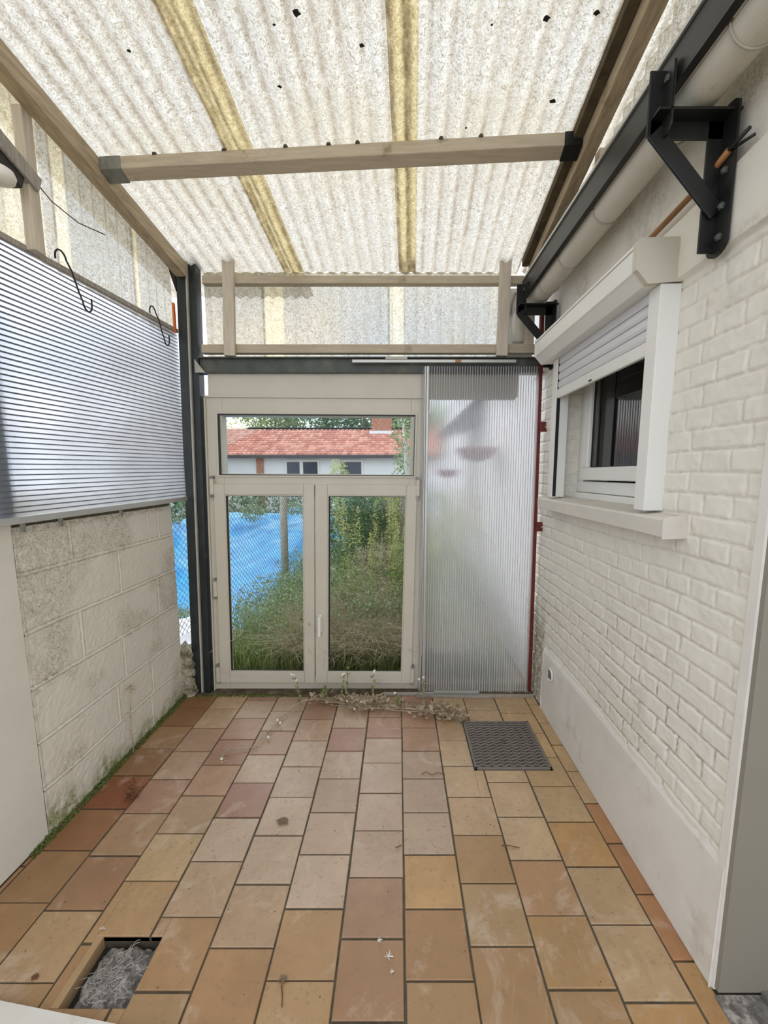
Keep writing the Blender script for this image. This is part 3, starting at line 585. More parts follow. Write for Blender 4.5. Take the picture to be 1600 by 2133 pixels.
# gutter
gut = thing('roof_gutter', 'cream painted half round gutter along the top of brick wall', 'gutter', (0.83, 1.5, 2.48))
GX, GZ, GR = 0.832, 2.548, 0.056
b = MB(); seg = 18; out = [(GX+GR*math.cos(math.pi+math.pi*i/seg), GZ+GR*math.sin(math.pi+math.pi*i/seg)) for i in range(seg+1)]
inn = [(GX+(GR-.003)*math.cos(2*math.pi-math.pi*i/seg), GZ+(GR-.003)*math.sin(2*math.pi-math.pi*i/seg)) for i in range(seg+1)]
b.prism(out+inn, 'y', 0.25, 2.66); b.build('trough', M['zinc'], gut, smooth=False)
b = MB(); b.tube([(GX-GR-.002, 0.25, GZ+.004), (GX-GR-.002, 2.66, GZ+.004)], 0.007, 8); b.build('rolled_rim', M['zinc'], gut, smooth=True)
for y_ in (0.95, 1.11, 1.40, 1.80, 2.16, 2.44):
    b = MB(); b.tube([(GX+(GR+.0025)*math.cos(math.pi+math.pi*i/seg), y_, GZ+(GR+.0025)*math.sin(math.pi+math.pi*i/seg)) for i in range(seg+1)], 0.0032, 6); b.build('gutter_strap', M['edge'], gut, smooth=True)
    b = MB(); b.box(GX-GR-.012, GX-GR+.004, y_-.008, y_+.008, GZ-.004, GZ+.016); b.build('strap_clip', M['copper'], gut)
dp = thing('downpipe', 'cream downpipe elbow turning down at the far gutter end', 'pipe', (0.76, 2.78, 2.3))
b = MB(); b.tube([(GX-.01, 2.62, 2.545), (GX-.02, 2.68, 2.54), (GX-.04, 2.735, 2.52), (GX-.062, 2.76, 2.48), (GX-.068, 2.765, 2.42), (GX-.068, 2.765, 2.33)], [.052, .054, .054, .052, .045, .040], 18); b.build('elbow', M['zinc'], dp, smooth=True)
b = MB(); b.tube([(GX-.115, 2.70, 2.60), (GX-.125, 2.745, 2.56), (GX-.125, 2.77, 2.50)], .009, 8); b.build('elbow_seam', M['edge'], dp, smooth=True)
rail = thing('steel_rail', 'long black steel rail hanging just left of the gutter', 'rail', (0.75, 1.5, 2.55))
b = MB(); b.box(0.745, 0.768, 0.25, 2.66, 2.540, 2.645); b.box(0.745, 0.80, 0.25, 2.66, 2.640, 2.648); b.build('web', M['blacksteel'], rail)
b = MB(); b.box(0.738, 0.747, 0.25, 2.66, 2.640, 2.652); b.build('lip', M['alu'], rail, label='thin grey metal lip')
def bracket(Yc, label):
    r_ = thing('gutter_bracket', label, 'bracket', (0.92, Yc, 2.12), 'black triangular gutter brackets')
    def rnd_leg(x0, x1, z0, z1, y0, y1, rz0=0, rz1=0):
        pts = []
        def arc(cx_, cz_, rr_, a0, a1): return [(cx_+rr_*math.cos(a0+(a1-a0)*i/6), cz_+rr_*math.sin(a0+(a1-a0)*i/6)) for i in range(7)]
        return None
    def strap_yz(x0, x1, ya, yb, z0, z1, name):          # flat plate in the YZ plane with round ends
        b = MB(); w_ = (yb-ya)/2; yc = (ya+yb)/2
        pts = [(yc+w_*math.cos(a), z0+w_*0.8+w_*0.8*math.sin(a)) for a in [math.pi+math.pi*i/8 for i in range(9)]]+[(yc+w_*math.cos(a), z1-w_*.5+w_*.5*math.sin(a)) for a in [math.pi*i/8 for i in range(9)]]
        b.prism(pts, 'x', x0, x1); return b.build(name, M['blacksteel'], r_, bevel=0.0015)
    lg = strap_yz(0.903, 0.910, Yc-.040, Yc+.035, 2.115, 2.50, 'wall_plate')
    b = MB(); b.box(0.862, 0.905, Yc+.010, Yc+.016, 2.13, 2.50); b.build('wall_flange', M['blacksteel'], r_, bevel=0.0015)
    for z_ in (2.16, 2.24, 2.33):
        b = MB(); b.lathe([(.010, 0), (.010, -.006), (.005, -.012)], (0.903, Yc-.015, z_), 'x', 6); b.build('bolt', M['greysteel'], lg)
    b = MB(); b.box(0.70, 0.925, Yc-.03, Yc+.03, 2.470, 2.477); b.box(0.70, 0.925, Yc+.010, Yc+.016, 2.424, 2.472); b.build('arm', M['blacksteel'], r_, bevel=0.0015)
    b = MB(); b.beam((0.712, Yc+.004, 2.445), (0.895, Yc+.004, 2.235), 0.010, 0.052, (0, 1, 0)) if False else b.beam((0.708, Yc+.004, 2.438), (0.900, Yc+.004, 2.232), 0.008, 0.046, (0.735, 0, 0.68)); b.build('brace', M['blacksteel'], r_, bevel=0.0015)
    up_ = strap_yz(0.730, 0.737, Yc-.03, Yc+.03, 2.42, 2.60, 'upturn')
    b = MB(); b.box(0.690, 0.735, Yc+.010, Yc+.016, 2.43, 2.595); b.build('upturn_flange', M['blacksteel'], r_, bevel=0.004)
    b = MB(); b.lathe([(.009, 0), (.009, -.006)], (0.729, Yc-.008, 2.56), 'x', 6); b.build('bolt', M['greysteel'], up_)
    return r_
bracket(1.275, 'black steel bracket under the gutter, nearest, above the window')
bracket(2.56, 'black steel bracket under the gutter at the far end by the door')
pp = thing('brown_pipe', 'thin brown pipe along the wall top, ending at near bracket', 'pipe', (0.895, 1.6, 2.36))
b = MB(); b.tube([(0.895, 1.245, 2.368), (0.90, 1.34, 2.352), (0.905, 1.62, 2.338), (0.91, 2.5, 2.33)], 0.0095, 10); b.build('pipe', M['copper'], pp, smooth=True)
b = MB(); b.tube([(0.905, 1.19, 2.385), (0.897, 1.245, 2.372), (0.90, 1.275, 2.362)], 0.005, 8); b.tube([(0.915, 1.185, 2.365), (0.90, 1.235, 2.368)], 0.004, 8); b.build('wire_end', M['blackwire'], pp, smooth=True)

# ================================================================== ROLLER SHUTTER + SILL
rs = thing('roller_shutter', 'white roller shutter lowered about a third over the window', 'shutter', (0.86, 1.96, 1.37))
b = MB(); prof = [(0.936, 2.130), (0.822, 2.122), (0.790, 2.158), (0.781, 2.165), (0.781, 2.250), (0.788, 2.258), (0.936, 2.262)]
b.prism(prof, 'y', 1.478, 2.468); b.build('box', M['pvc'], rs, bevel=0.002)
b = MB(); p2 = [(x if x > .9 else x-.002, z) for x, z in prof]; b.prism(p2, 'y', 1.452, 1.478); b.build('end_cap', M['pvc_old'], rs, bevel=0.002, label='greyer end cap'); b = MB(); b.prism(p2, 'y', 2.468, 2.476); b.build('end_cap', M['pvc_old'], rs, bevel=0.002)
b = MB(); b.box(0.779, 0.7815, 1.478, 2.468, 2.236, 2.239); b.build('box_seam', M['edge'], rs)
b = MB(); b.box(0.8785, 0.888, 1.50, 2.38, 2.0585, 2.125); 
for k in range(4):
    z0 = 2.104-.045*k-.045
b = MB()
for k in range(4):
    z1 = 2.128-0.0415*k; z0 = z1-0.0365
    b.prism([(0.886, z0-.003), (0.878, z0), (0.8745, z0+.010), (0.8745, z1-.010), (0.878, z1-.001), (0.886, z1)], 'y', 1.50, 2.375)
b.build('slats', M['slat'], rs)
b = MB(); b.prism([(0.889, 1.913), (0.874, 1.913), (0.872, 1.918), (0.872, 1.957), (0.876, 1.963), (0.889, 1.963)], 'y', 1.50, 2.375); bb = b.build('bottom_bar', M['pvc'], rs, bevel=0.001)
b = MB(); b.box(0.8695, 0.872, 1.94, 1.965, 1.918, 1.925); b.build('stop', M['gasket'], bb)
for ya, yb in ((1.458, 1.522), (2.350, 2.412)):
    b = MB(); b.box(0.866, 0.937, ya, yb, 1.372, 2.124); g_ = b.build('guide_rail', M['pvc'], rs, bevel=0.002)
    yy = yb if ya < 2 else ya; b = MB(); b.box(0.872, 0.890, yy-.0015, yy+.0015, 1.375, 2.12); b.build('brush_seal', M['gasket'], g_)
sl = MB(); sl.prism([(0.858, 1.294), (0.856, 1.350), (0.860, 1.358), (0.935, 1.366), (1.03, 1.374), (1.03, 1.30)], 'y', 1.325, 2.535)
tag(sl.build('window_sill', M['sill'], bevel=0.004), 'thick painted stone sill projecting below the shuttered window', 'sill')
# reveals of the opening
b = MB(); b.col = (0.15, 0, 0); b.box(0.945, 1.035, 1.505, 1.522, 1.372, 2.14); b.box(0.945, 1.035, 2.398, 2.412, 1.372, 2.14); b.box(0.945, 1.035, 1.52, 2.40, 2.13, 2.145)
for k in range(12):
    z0 = 1.376+k*.0635; hw = .045 if k % 2 else 0.0
    b.box(0.948, 0.985 if k % 2 else 1.03, 2.394, 2.399, z0, z0+.056, (0.2, 0, 0))
    if k % 2: b.box(0.991, 1.03, 2.394, 2.399, z0, z0+.056, (0.2, 0, 0))
b.build('window_reveal', M['brick'], wr, bevel=0.002)
# vent grille
vg = thing('vent_grille', 'small round white vent grille low on the plinth', 'vent', (0.915, 2.36, 0.26))
b = MB(); b.lathe([(0.040, 0), (0.040, -.006), (0.034, -.009), (0.030, -.004)], (0.918, 2.36, 0.30), 'x', 28); b.build('ring', M['pvc'], vg, smooth=False)
b = MB()
for k in range(5): b.box(0.9095, 0.9125, 2.336, 2.384, 0.278+k*.0105, 0.281+k*.0105)
b.build('slots', M['gasket'], vg)

# ================================================================== POLYCARBONATE PANELS
def lerp(a, b, t): return a+(b-a)*t
pc = thing('polycarbonate_panel', 'ribbed polycarbonate panel with horizontal ribs on left block wall', 'panel', (-1.40, 2.1, 1.34), 'ribbed polycarbonate panels')
def LP(t, s, d): # t along Y 0..1, s up 0..1, d thickness outwards (to -x)
    y = lerp(0.60, 2.705, t); x = lerp(-1.455, -1.372, t)-d; z0 = lerp(1.325, 1.352, t); z1 = lerp(2.305, 2.372, t); return (x, y, lerp(z0, z1, s))
def slab(b, f, s0, s1, d0, d1, t0=0, t1=1):
    v = [f(t, s, d) for t in (t0, t1) for s, d in ((s0, d0), (s0, d1), (s1, d1), (s1, d0))]
    b.add(v, [(0, 1, 2, 3), (7, 6, 5, 4), (0, 4, 5, 1), (1, 5, 6, 2), (2, 6, 7, 3), (3, 7, 4, 0)])
b = MB(); slab(b, LP, 0, 1, 0.0, 0.0015); slab(b, LP, 0, 1, 0.0095, 0.011); b.build('skins', M['poly'], pc)
b = MB(); nr = 50
for k in range(1, nr): slab(b, LP, k/nr-.0024, k/nr+.0024, 0.002, 0.0090)
b.build('ribs', M['rib'], pc)
b = MB(); slab(b, LP, -.022, .004, -.006, .014); b.build('bottom_trim', M['alu'], pc, bevel=0.001)
b = MB(); slab(b, LP, .996, 1.018, -.006, .014); b.build('top_trim', M['woodgrey'], pc, bevel=0.001)
for t in (0.45, 0.53, 0.70):
    b = MB(); p = LP(t, -.035, 0); b.box(p[0]-.004, p[0]+.008, p[1]-.006, p[1]+.006, p[2]-.02, p[2]+.012); b.build('clip', M['galv'], pc)
b = MB(); b.box(-1.525, -1.478, 1.5, 2.0, 1.296, 1.315); b.box(-1.525, -1.478, 2.0, 2.66, 1.296, 1.315); tag(b.build('wall_plate_board', M['wooddark']), 'dark rotten timber board lying on top of the block wall', 'board')
b = MB(); b.box(-1.54, -1.49, 1.44, 1.60, 1.316, 2.62); tag(b.build('outer_post', M['slate']), 'dark post standing behind the left polycarbonate panel', 'post')

pr = thing('polycarbonate_panel', 'ribbed polycarbonate panel with vertical ribs covering the gap right of door', 'panel', (0.5, 2.66, 0.03), 'ribbed polycarbonate panels')
def RP(t, s, d): return (lerp(0.130, 0.884, t)+lerp(.014, -.008, t)*s, 2.662+d+0.01*s, lerp(0.025, 2.162, s))
b = MB(); slab(b, RP, 0, 1, 0.0, 0.0012); slab(b, RP, 0, 1, 0.0078, 0.009); b.build('skins', M['polyclear'], pr)
b = MB(); nr = 46
for k in range(1, nr):
    t = k/nr; wq = .0016/.74; slab(b, RP, 0.0, 1, 0.0015, 0.0075, t-wq, t+wq)
b.build('ribs', M['riblight'], pr)
b = MB(); slab(b, RP, 0, 1, -.003, .012, 0.046, 0.060); slab(b, RP, 0.12, 1, -.002, .011, 0.030, 0.036); b.build('joint_profile', M['alu'], pr)

# S-hooks
def hook(y0, x, ztop, drop, y1, label, r=0.0036):
    b = MB(); p = []; rt = 0.030; rb_ = 0.027
    for i in range(11):
        a = math.pi*(1-i/10.0)+0.25; p.append((x+.004, y0+rt*math.cos(a), ztop-rt+rt*math.sin(a)*1.2))
    q = p[-1]
    for t in (0.25, 0.5, 0.75): p.append((x+.012, lerp(q[1], y1-rb_, t), lerp(q[2], ztop-drop+rb_, t)))
    for i in range(11):
        a = math.pi+math.pi*i/10; p.append((x+.016, y1+rb_*math.cos(a), ztop-drop+rb_+rb_*math.sin(a)*1.2))
    p.append((x+.016, y1+rb_+.001, ztop-drop+rb_+.030))
    b.tube(p, r, 8); return tag(b.build('s_hook', M['blackwire'], smooth=True), label, 'hook', 'black S hooks over the panel edge')
hook(1.832, -1.392, 2.405, 0.185, 1.945, 'larger black wire S hook over the panel top, nearer the camera')
hook(2.432, -1.366, 2.415, 0.165, 2.535, 'black wire S hook over the panel top, nearer the steel post')

# ================================================================== DOOR
def dT(p): return Vector((p.x+0.024*(p.z-1.0), p.y, p.z-0.006*(p.x+.5)))
door = thing('door_1', 'weathered white double glazed door with transom leading to garden', 'door', (-0.54, 2.73, 0), kind='structure')
def frame(b, x0, x1, z0, z1, wl0, wr0, wb, wt, y0, y1):
    b.box(x0, x0+wl0, y0, y1, z0, z1); b.box(x1-wr0, x1, y0, y1, z0, z1); b.box(x0+wl0, x1-wr0, y0, y1, z0, z0+wb); b.box(x0+wl0, x1-wr0, y0, y1, z1-wt, z1)
b = MB(dT); b.box(-1.252, -1.150, 2.725, 2.79, 0.0, 1.98); b.box(0.060, 0.165, 2.725, 2.79, 0.0, 1.98); b.box(-1.15, 0.06, 2.725, 2.79, 0.0, 0.065); b.box(-1.15, 0.06, 2.725, 2.79, 1.375, 1.50); b.box(-1.15, 0.06, 2.725, 2.79, 1.865, 1.98)
b.build('frame', M['pvc_old'], door, bevel=0.003)
b = MB(dT); b.box(-1.262, -1.252, 2.715, 2.79, 0.0, 1.985); b.box(0.165, 0.176, 2.715, 2.79, 0, 1.985); b.box(-1.262, 0.72, 2.715, 2.76, 1.980, 1.992); b.build('cover_strip', M['pvc_old'], door)
b = MB(dT); b.box(-1.235, 0.735, 2.722, 2.742, 1.992, 2.132); b.build('head_panel', M['pvc_old'], door, bevel=0.002)
b = MB(dT); frame(b, -1.190, 0.100, 1.478, 1.890, .012, .012, .012, .012, 2.715, 2.725); b.build('transom_bead', M['pvc_old'], door, bevel=0.002)
def pane(x0, x1, z0, z1, par, yg=2.735):
    b = MB(dT); b.box(x0-.004, x1+.004, yg, yg+.006, z0-.004, z1+.004); b.build('glass', M['glass'], par)
    b = MB(dT); frame(b, x0-.006, x1+.006, z0-.006, z1+.006, .016, .008, .009, .010, yg-.006, yg); b.build('gasket', M['gasket'], par)
# opening for the transom pane sits inside frame
pane(-1.176, 0.086, 1.492, 1.874, door, 2.722)
for (x0, x1, g0, g1) in ((-1.212, -0.557, -1.143, -0.627), (-0.551, 0.112, -0.471, 0.044)):
    b = MB(dT); ya, yb = 2.700, 2.728
    b.box(x0, g0, ya, yb, 0.065, 1.432); b.box(g1, x1, ya, yb, 0.065, 1.432); b.box(g0, g1, ya, yb, 0.065, 0.143); b.box(g0, g1, ya, yb, 1.364, 1.432)
    s_ = b.build('door_leaf', M['pvc_old'], door, bevel=0.004)
    b = MB(dT); frame(b, g0, g1, 0.143, 1.364, .007, .007, .007, .007, 2.702, 2.716); b.build('glazing_bead', M['pvc_old'], s_, bevel=0.002)
    pane(g0+.006, g1-.006, 0.150, 1.357, s_, 2.718)
    if x0 > -1:
        b = MB(dT); b.box(-0.531, -0.505, 2.690, 2.702, 0.435, 0.555); h_ = b.build('handle', M['pvc'], s_, bevel=0.004, label='white lever handle pointing down')
        b = MB(dT); b.box(-0.527, -0.509, 2.668, 2.690, 0.535, 0.552); b.box(-0.529, -0.509, 2.655, 2.669, 0.415, 0.552); b.build('lever', M['pvc'], h_, bevel=0.004)
    else:
        b = MB(dT); b.lathe([(.011, 0), (.011, -.006), (.008, -.008)], (-0.594, 2.702, 0.49), 'y', 14); b.build('keyhole_cap', M['edge'], s_)
for x0, z0 in ((-1.222, 1.362), (0.116, 1.362), (-1.222, 0.68), (-1.222, 0.075), (0.116, 0.075)):
    b = MB(dT); b.box(x0-.010, x0+.012, 2.692, 2.722, z0, z0+.105); h_ = b.build('hinge', M['pvc_old'], door, bevel=0.003)
    b = MB(dT); b.box(x0-.010, x0+.012, 2.690, 2.722, z0+.105, z0+.122); b.box(x0-.010, x0+.012, 2.690, 2.722, z0-.016, z0); b.build('hinge_pin', M['rubble'], h_)
b = MB(); b.box(-1.27, 0.92, 2.672, 2.80, -0.03, 0.012); b.build('sill', M['dirt'], door, bevel=0.004, label='dirty concrete threshold')
for k, (x0, x1, y0, z0) in enumerate([(0.12, 0.62, 2.62, .012), (0.24, 0.55, 2.645, .026), (0.55, 0.92, 2.63, .010), (-.1, .25, 2.648, .014)]):
    b = MB(); b.box(x0, x1, y0, y0+.018, z0-.012, z0+.006)
    tag(b.build('loose_profile', M['alu'] if k % 2 else M['woodgrey'], bevel=0.001), ['long grey profile strip lying under the ribbed panel', 'pale aluminium strip resting on others below the ribbed panel', 'short strip lying at the foot of the red steel bar', 'thin strip lying below the right door leaf'][k], 'strip', 'loose strips on the threshold')

# ---- door recess on the right: threshold, frame
b = MB(); b.box(1.25, 1.30, 0.30, 1.012, 0.04, 2.75); b.box(1.215, 1.25, 0.90, 1.012, 0.02, 2.2); d2 = b.build('door_2', M['plaster'], kind='structure', bevel=0.004)
b = MB(); b.box(0.915, 1.30, 0.30, 1.012, -0.005, 0.004); b.build('threshold', M['rubble'], d2)
b = MB(); b.box(1.05, 1.09, 0.30, 1.012, 0.004, 0.020); b.box(1.12, 1.20, 0.30, 1.012, 0.004, 0.030); b.build('threshold_bar', M['galv'], d2, label='grey metal threshold bar')
# near threshold, bottom left
b = MB(); b.prism([(-1.45, 1.035), (-0.774, 0.941), (0.3, 0.80), (0.3, 0.6), (-1.45, 0.6)], 'z', -0.01, 0.012); tag(b.build('white_threshold', M['render'], bevel=0.003), 'white painted threshold edge in the bottom left corner', 'threshold')

# rough broken stub of wall below the gap
ys = np.linspace(0, 1, 22); st = MB()
nx, ny, nz = 6, 8, 14
def sp(i, j, k):
    x = lerp(-1.56, -1.405, i/nx); y = lerp(2.64, 2.79, j/ny); zt = 0.315+0.02*math.sin(i*2+j*1.3); z = lerp(0, zt, k/nz)
    e = 0.012; return (x+e*math.sin(3.1*j+2.3*k)+(0.05*(1-k/nz) if i == nx else 0)*(.3+.2*math.sin(k)), y+e*math.sin(2.1*i+1.7*k), z+0.008*math.sin(i*5+j*3)*(k == nz))
vid = {}; vs = []
for i in range(nx+1):
    for j in range(ny+1):
        for k in range(nz+1):
            if i in (0, nx) or j in (0, ny) or k in (0, nz): vid[i, j, k] = len(vs); vs.append(sp(i, j, k))
fs = []
for j in range(ny):
    for k in range(nz):
        fs += [(vid[nx, j, k], vid[nx, j+1, k], vid[nx, j+1, k+1], vid[nx, j, k+1]), (vid[0, j, k], vid[0, j, k+1], vid[0, j+1, k+1], vid[0, j+1, k])]
for i in range(nx):
    for k in range(nz):
        fs += [(vid[i, 0, k], vid[i+1, 0, k], vid[i+1, 0, k+1], vid[i, 0, k+1]), (vid[i, ny, k], vid[i, ny, k+1], vid[i+1, ny, k+1], vid[i+1, ny, k])]
for i in range(nx):
    for j in range(ny): fs.append((vid[i, j, nz], vid[i+1, j, nz], vid[i+1, j+1, nz], vid[i, j+1, nz]))
st.add(vs, fs); sb = tag(st.build('broken_wall_stub', M['concrete']), 'low broken mossy wall end under the gap beside steel post', 'wall stub')

# ================================================================== ACCESS COVER, PIT
ac = thing('access_cover', 'square grey access cover with wavy tread set in the floor', 'cover', (0.59, 2.143, 0))
x0, x1, y0, y1 = 0.392, 0.789, 1.939, 2.348
ys = np.arange(y0+.012, y1-.010, 0.0028); xs = np.arange(x0+.012, x1-.010, 0.0028); Xg, Yg = np.meshgrid(xs, ys)
wv = 0.0065*(2*np.abs(2*np.mod(Xg/0.046, 1)-1)-1); d_ = np.mod((Yg+wv)/0.0235, 1)
Hh = -0.002+0.0050*sstep(0.18, 0.30, d_)*sstep(0.92, 0.80, d_)
hole = (np.abs(Xg-0.588) < 0.011) & ((np.abs(Yg-2.165) < .007) | (np.abs(Yg-2.142) < .007))
Hh = np.where(hole, -0.02, Hh)
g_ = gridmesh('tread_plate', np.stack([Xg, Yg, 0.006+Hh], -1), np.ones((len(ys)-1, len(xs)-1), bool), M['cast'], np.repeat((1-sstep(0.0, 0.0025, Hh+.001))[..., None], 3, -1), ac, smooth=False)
b = MB(); frame_ = [(x0, x0+.013, y0, y1), (x1-.013, x1, y0, y1), (x0, x1, y0, y0+.013), (x0, x1, y1-.013, y1)]
for a0, a1, b0, b1 in frame_: b.box(a0, a1, b0, b1, -0.02, 0.008)
b.build('rim', M['cast'], ac, bevel=0.002)
b = MB(); b.box(x0+.01, x1-.01, y0+.01, y1-.01, -0.03, -0.016); b.build('underside', M['pit'], ac)
b = MB(); b.box(x0-.004, x1+.004, y0-.004, y1+.004, -0.035, -0.012); b.build('bedding', M['concrete'], ac)
b = MB(); b.add([(.350, 2.33, 0.001), (.40, 2.33, 0.001), (.41, 2.40, 0.001), (.375, 2.41, .001), (.355, 2.37, .001)], [(0, 1, 2, 3, 4)]); b.prism([(.352, 2.33), (.395, 2.335), (.41, 2.375), (.385, 2.40), (.36, 2.37)], 'z', -0.004, 0.0035); tag(b.build('mortar_patch', M['concrete']), 'small grey mortar patch at the far left cover corner', 'patch')

pit = thing('broken_floor_pit', 'dark square pit where a tile is missing, bottom left', 'pit', (-0.88, 1.08, -0.05))
b = MB(); b.box(-0.988, -0.772, 0.985, 1.170, -0.07, -0.045); b.build('pit_bottom', M['pit'], pit)
b = MB(); b.box(-0.988, -0.965, 0.985, 1.170, -0.045, -0.001); b.build('cut_tile_strip', M['cuttile'], pit)
n_ = 44; gx, gy = np.meshgrid(np.linspace(-0.945, -0.776, n_), np.linspace(0.988, 1.160, n_))
dd = 1-np.clip(np.sqrt(((gx+0.862)/0.088)**2+((gy-1.065)/0.10)**2), 0, 1)
hh = -0.040+0.044*np.sqrt(dd)+0.010*vnoise(gx*60, gy*60, 3)+0.006*vnoise(gx*140, gy*140, 5)
gridmesh('debris_heap', np.stack([gx, gy, hh], -1), np.ones((n_-1, n_-1), bool), M['rubble'], None, pit)
b = MB(); rg = random.Random(5)
for k in range(130):
    a = rg.uniform(0, 6.28); r_ = rg.uniform(0, .085)*rg.uniform(.4, 1); cx_, cy_ = -0.862+r_*math.cos(a), 1.055+r_*math.sin(a)*1.1
    p = [(cx_, cy_, -0.004+rg.uniform(0, .01))]; an = rg.uniform(0, 6.28)
    for s_ in range(4): an += rg.uniform(-.9, .9); q = p[-1]; p.append((q[0]+.009*math.cos(an), q[1]+.009*math.sin(an), q[2]+rg.uniform(-.004, .004)))
    b.tube(p, 0.0007, 3, cap=False)
b.build('lint', M['fluff'], pit, kind='stuff')

# ================================================================== PLANTS INSIDE
def fpt(x, y, z=0.004): return (x, y, z)
def branchy(b, pts, r0, r1, n=6):
    k = len(pts); b.tube(pts, [lerp(r0, r1, i/(k-1)) for i in range(k)], n)
def leaflets(b, at_, cnt, size, rg, spread=0.01, flat=False):
    for _ in range(cnt):
        p = Vector(at_)+Vector((rg.uniform(-1, 1), rg.uniform(-1, 1), rg.uniform(-.3, 1)))*spread
        a = rg.uniform(0, 6.28); d = Vector((math.cos(a), math.sin(a), rg.uniform(-.2, .9) if not flat else rg.uniform(-.1, .2))).normalized()*size*rg.uniform(.6, 1.3); s_ = d.cross(Vector((rg.uniform(-1, 1), rg.uniform(-1, 1), 1))).normalized()*size*.28
        u_ = Vector((0, 0, size*.15))
        b.add([p, p+d*.4+s_, p+d*.45+u_, p+d, p+d*.4-s_], [(0, 1, 2), (1, 3, 2), (0, 2, 4), (2, 3, 4)], (rg.random(), 0, 0))
rg = random.Random(3)
def puff(c, r, parent):
    b = MB(); b.lathe([(r*.2, -r), (r*.8, -r*.6), (r, 0), (r*.8, r*.6), (r*.2, r)], c, 'z', 8); return b.build('flower_head', M['white'], parent, smooth=True, label='small white fluffy head')
tw = thing('trailing_weed', 'long dead weed trailing over the tiles before the door', 'weed', (-0.3, 2.5, 0))
b = MB(); main = [(0.39, 2.40), (0.28, 2.41), (0.15, 2.42), (0.02, 2.47), (-0.09, 2.50), (-0.20, 2.515), (-0.31, 2.53), (-0.43, 2.55), (-0.54, 2.56), (-0.62, 2.53), (-0.68, 2.47), (-0.72, 2.36), (-0.755, 2.23), (-0.79, 2.10), (-0.91, 2.07), (-0.935, 2.03), (-0.915, 1.985)]
branchy(b, [(x, y, 0.012+0.022*max(0, math.sin(i*.9))+rg.uniform(0, .006)) for i, (x, y) in enumerate(main)], .0060, .0024)
for k in range(5): branchy(b, [(0.34-.02*k+i*-.10, 2.40+.02*k+i*.012+rg.uniform(-.012, .012), 0.012+rg.uniform(0, .02)) for i in range(9)], .0030, .0014)
b.build('stem', M['palestem'], tw, smooth=True)
b = MB()
for (x, y) in main[:9]: leaflets(b, (x, y, .018), 20, .045, rg, .042)
for (x, y) in [(0.33, 2.40), (0.27, 2.43), (0.30, 2.38), (-.12, 2.50), (-.30, 2.52), (-.22, 2.49), (.18, 2.42)]: leaflets(b, (x, y, .020), 26, .046, rg, .048)
for (x, y) in main[9:]: leaflets(b, (x, y, .010), 3, .020, rg, .02)
b.build('dead_leaves', M['straw'], tw)
for (x, y, z) in [(-0.735, 2.34, .018), (-.71, 2.31, .02), (-.74, 2.18, .015), (-.93, 2.0, .015), (-.33, 2.50, .05), (-.24, 2.50, .045), (-0.28, 2.46, .02)]: puff((x, y, z), .008, tw)
def upright(x, y, h, lean_, heads, label, mat=None, leaf=None, lf=6, group='flowering weeds before the door', name='flowering_weed'):
    t = thing(name, label, 'weed', (x, y, 0), group)
    b = MB(); k = 6; pts = [(x+lean_*(i/k)**1.5+.004*math.sin(i*2), y-.01*(i/k), h*i/k) for i in range(k+1)]; branchy(b, pts, .0026, .0012); 
    ends = [pts[-1]]
    for j in range(heads-1):
        q = pts[k-1-j % 3]; e = (q[0]+rg.uniform(-.03, .03), q[1]-.01, q[2]+rg.uniform(.02, .05)); branchy(b, [q, e], .0014, .0009, 5); ends.append(e)
    b.build('stem', mat or M['palestem'], t, smooth=True)
    for e in ends[:heads]: puff(e, .0085, t)
    b = MB()
    for q in pts[:-1]: leaflets(b, q, lf, .022, rg, .008)
    b.build('leaves', leaf or M['weed'], t); return t
upright(-0.655, 2.58, 0.19, -0.03, 3, 'small weed with white heads, leftmost before the door')
upright(-0.335, 2.56, 0.30, 0.0, 0, 'tallest leafy green weed stem at the door foot, without flowers', M['moss'], M['weed'], 5, None, 'green_weed')
upright(-0.375, 2.58, 0.20, 0.02, 2, 'small weed with white heads, just left of the tall green stem')
upright(-0.17, 2.57, 0.215, 0.012, 2, 'small weed with white heads, right of the tall green stem')
upright(0.165, 2.55, 0.19, 0.0, 2, 'small weed with white heads, rightmost, before the ribbed panel')
upright(-0.50, 2.58, 0.12, 0.02, 0, 'low feathery green weed at the foot of the left leaf', M['moss'], M['weed'], 14, None, 'green_weed')
upright(0.0, 2.50, 0.11, -0.02, 1, 'tiny weed with one white head between door and ribbed panel')
sd = thing('seedling', 'thin dry seedling standing against the left block wall', 'weed', (-1.44, 2.06, 0))
b = MB(); branchy(b, [(-1.43, 2.06, 0), (-1.435, 2.062, .15), (-1.432, 2.07, .30), (-1.425, 2.072, .36)], .003, .0014)
for k in range(10): z = .06+.025*k; branchy(b, [(-1.433, 2.063, z), (-1.433+.02*(-1)**k, 2.05, z+.012)], .001, .0006, 4)
b.build('stem', M['palestem'], sd, smooth=True); b = MB(); leaflets(b, (-1.425, 2.07, .36), 26, .018, rg, .022); b.build('seed_head', M['straw'], sd)
dc = thing('dried_weed', 'small reddish brown dried weed beside the left wall', 'weed', (-1.245, 1.76, 0))
b = MB(); branchy(b, [(-1.245, 1.76, 0), (-1.24, 1.765, .05), (-1.242, 1.77, .10)], .002, .001); b.build('stem', M['drybrown'], dc)
b = MB(); leaflets(b, (-1.245, 1.755, .01), 40, .022, rg, .028); leaflets(b, (-1.24, 1.765, .07), 14, .016, rg, .022); b.build('leaves', M['drybrown'], dc)

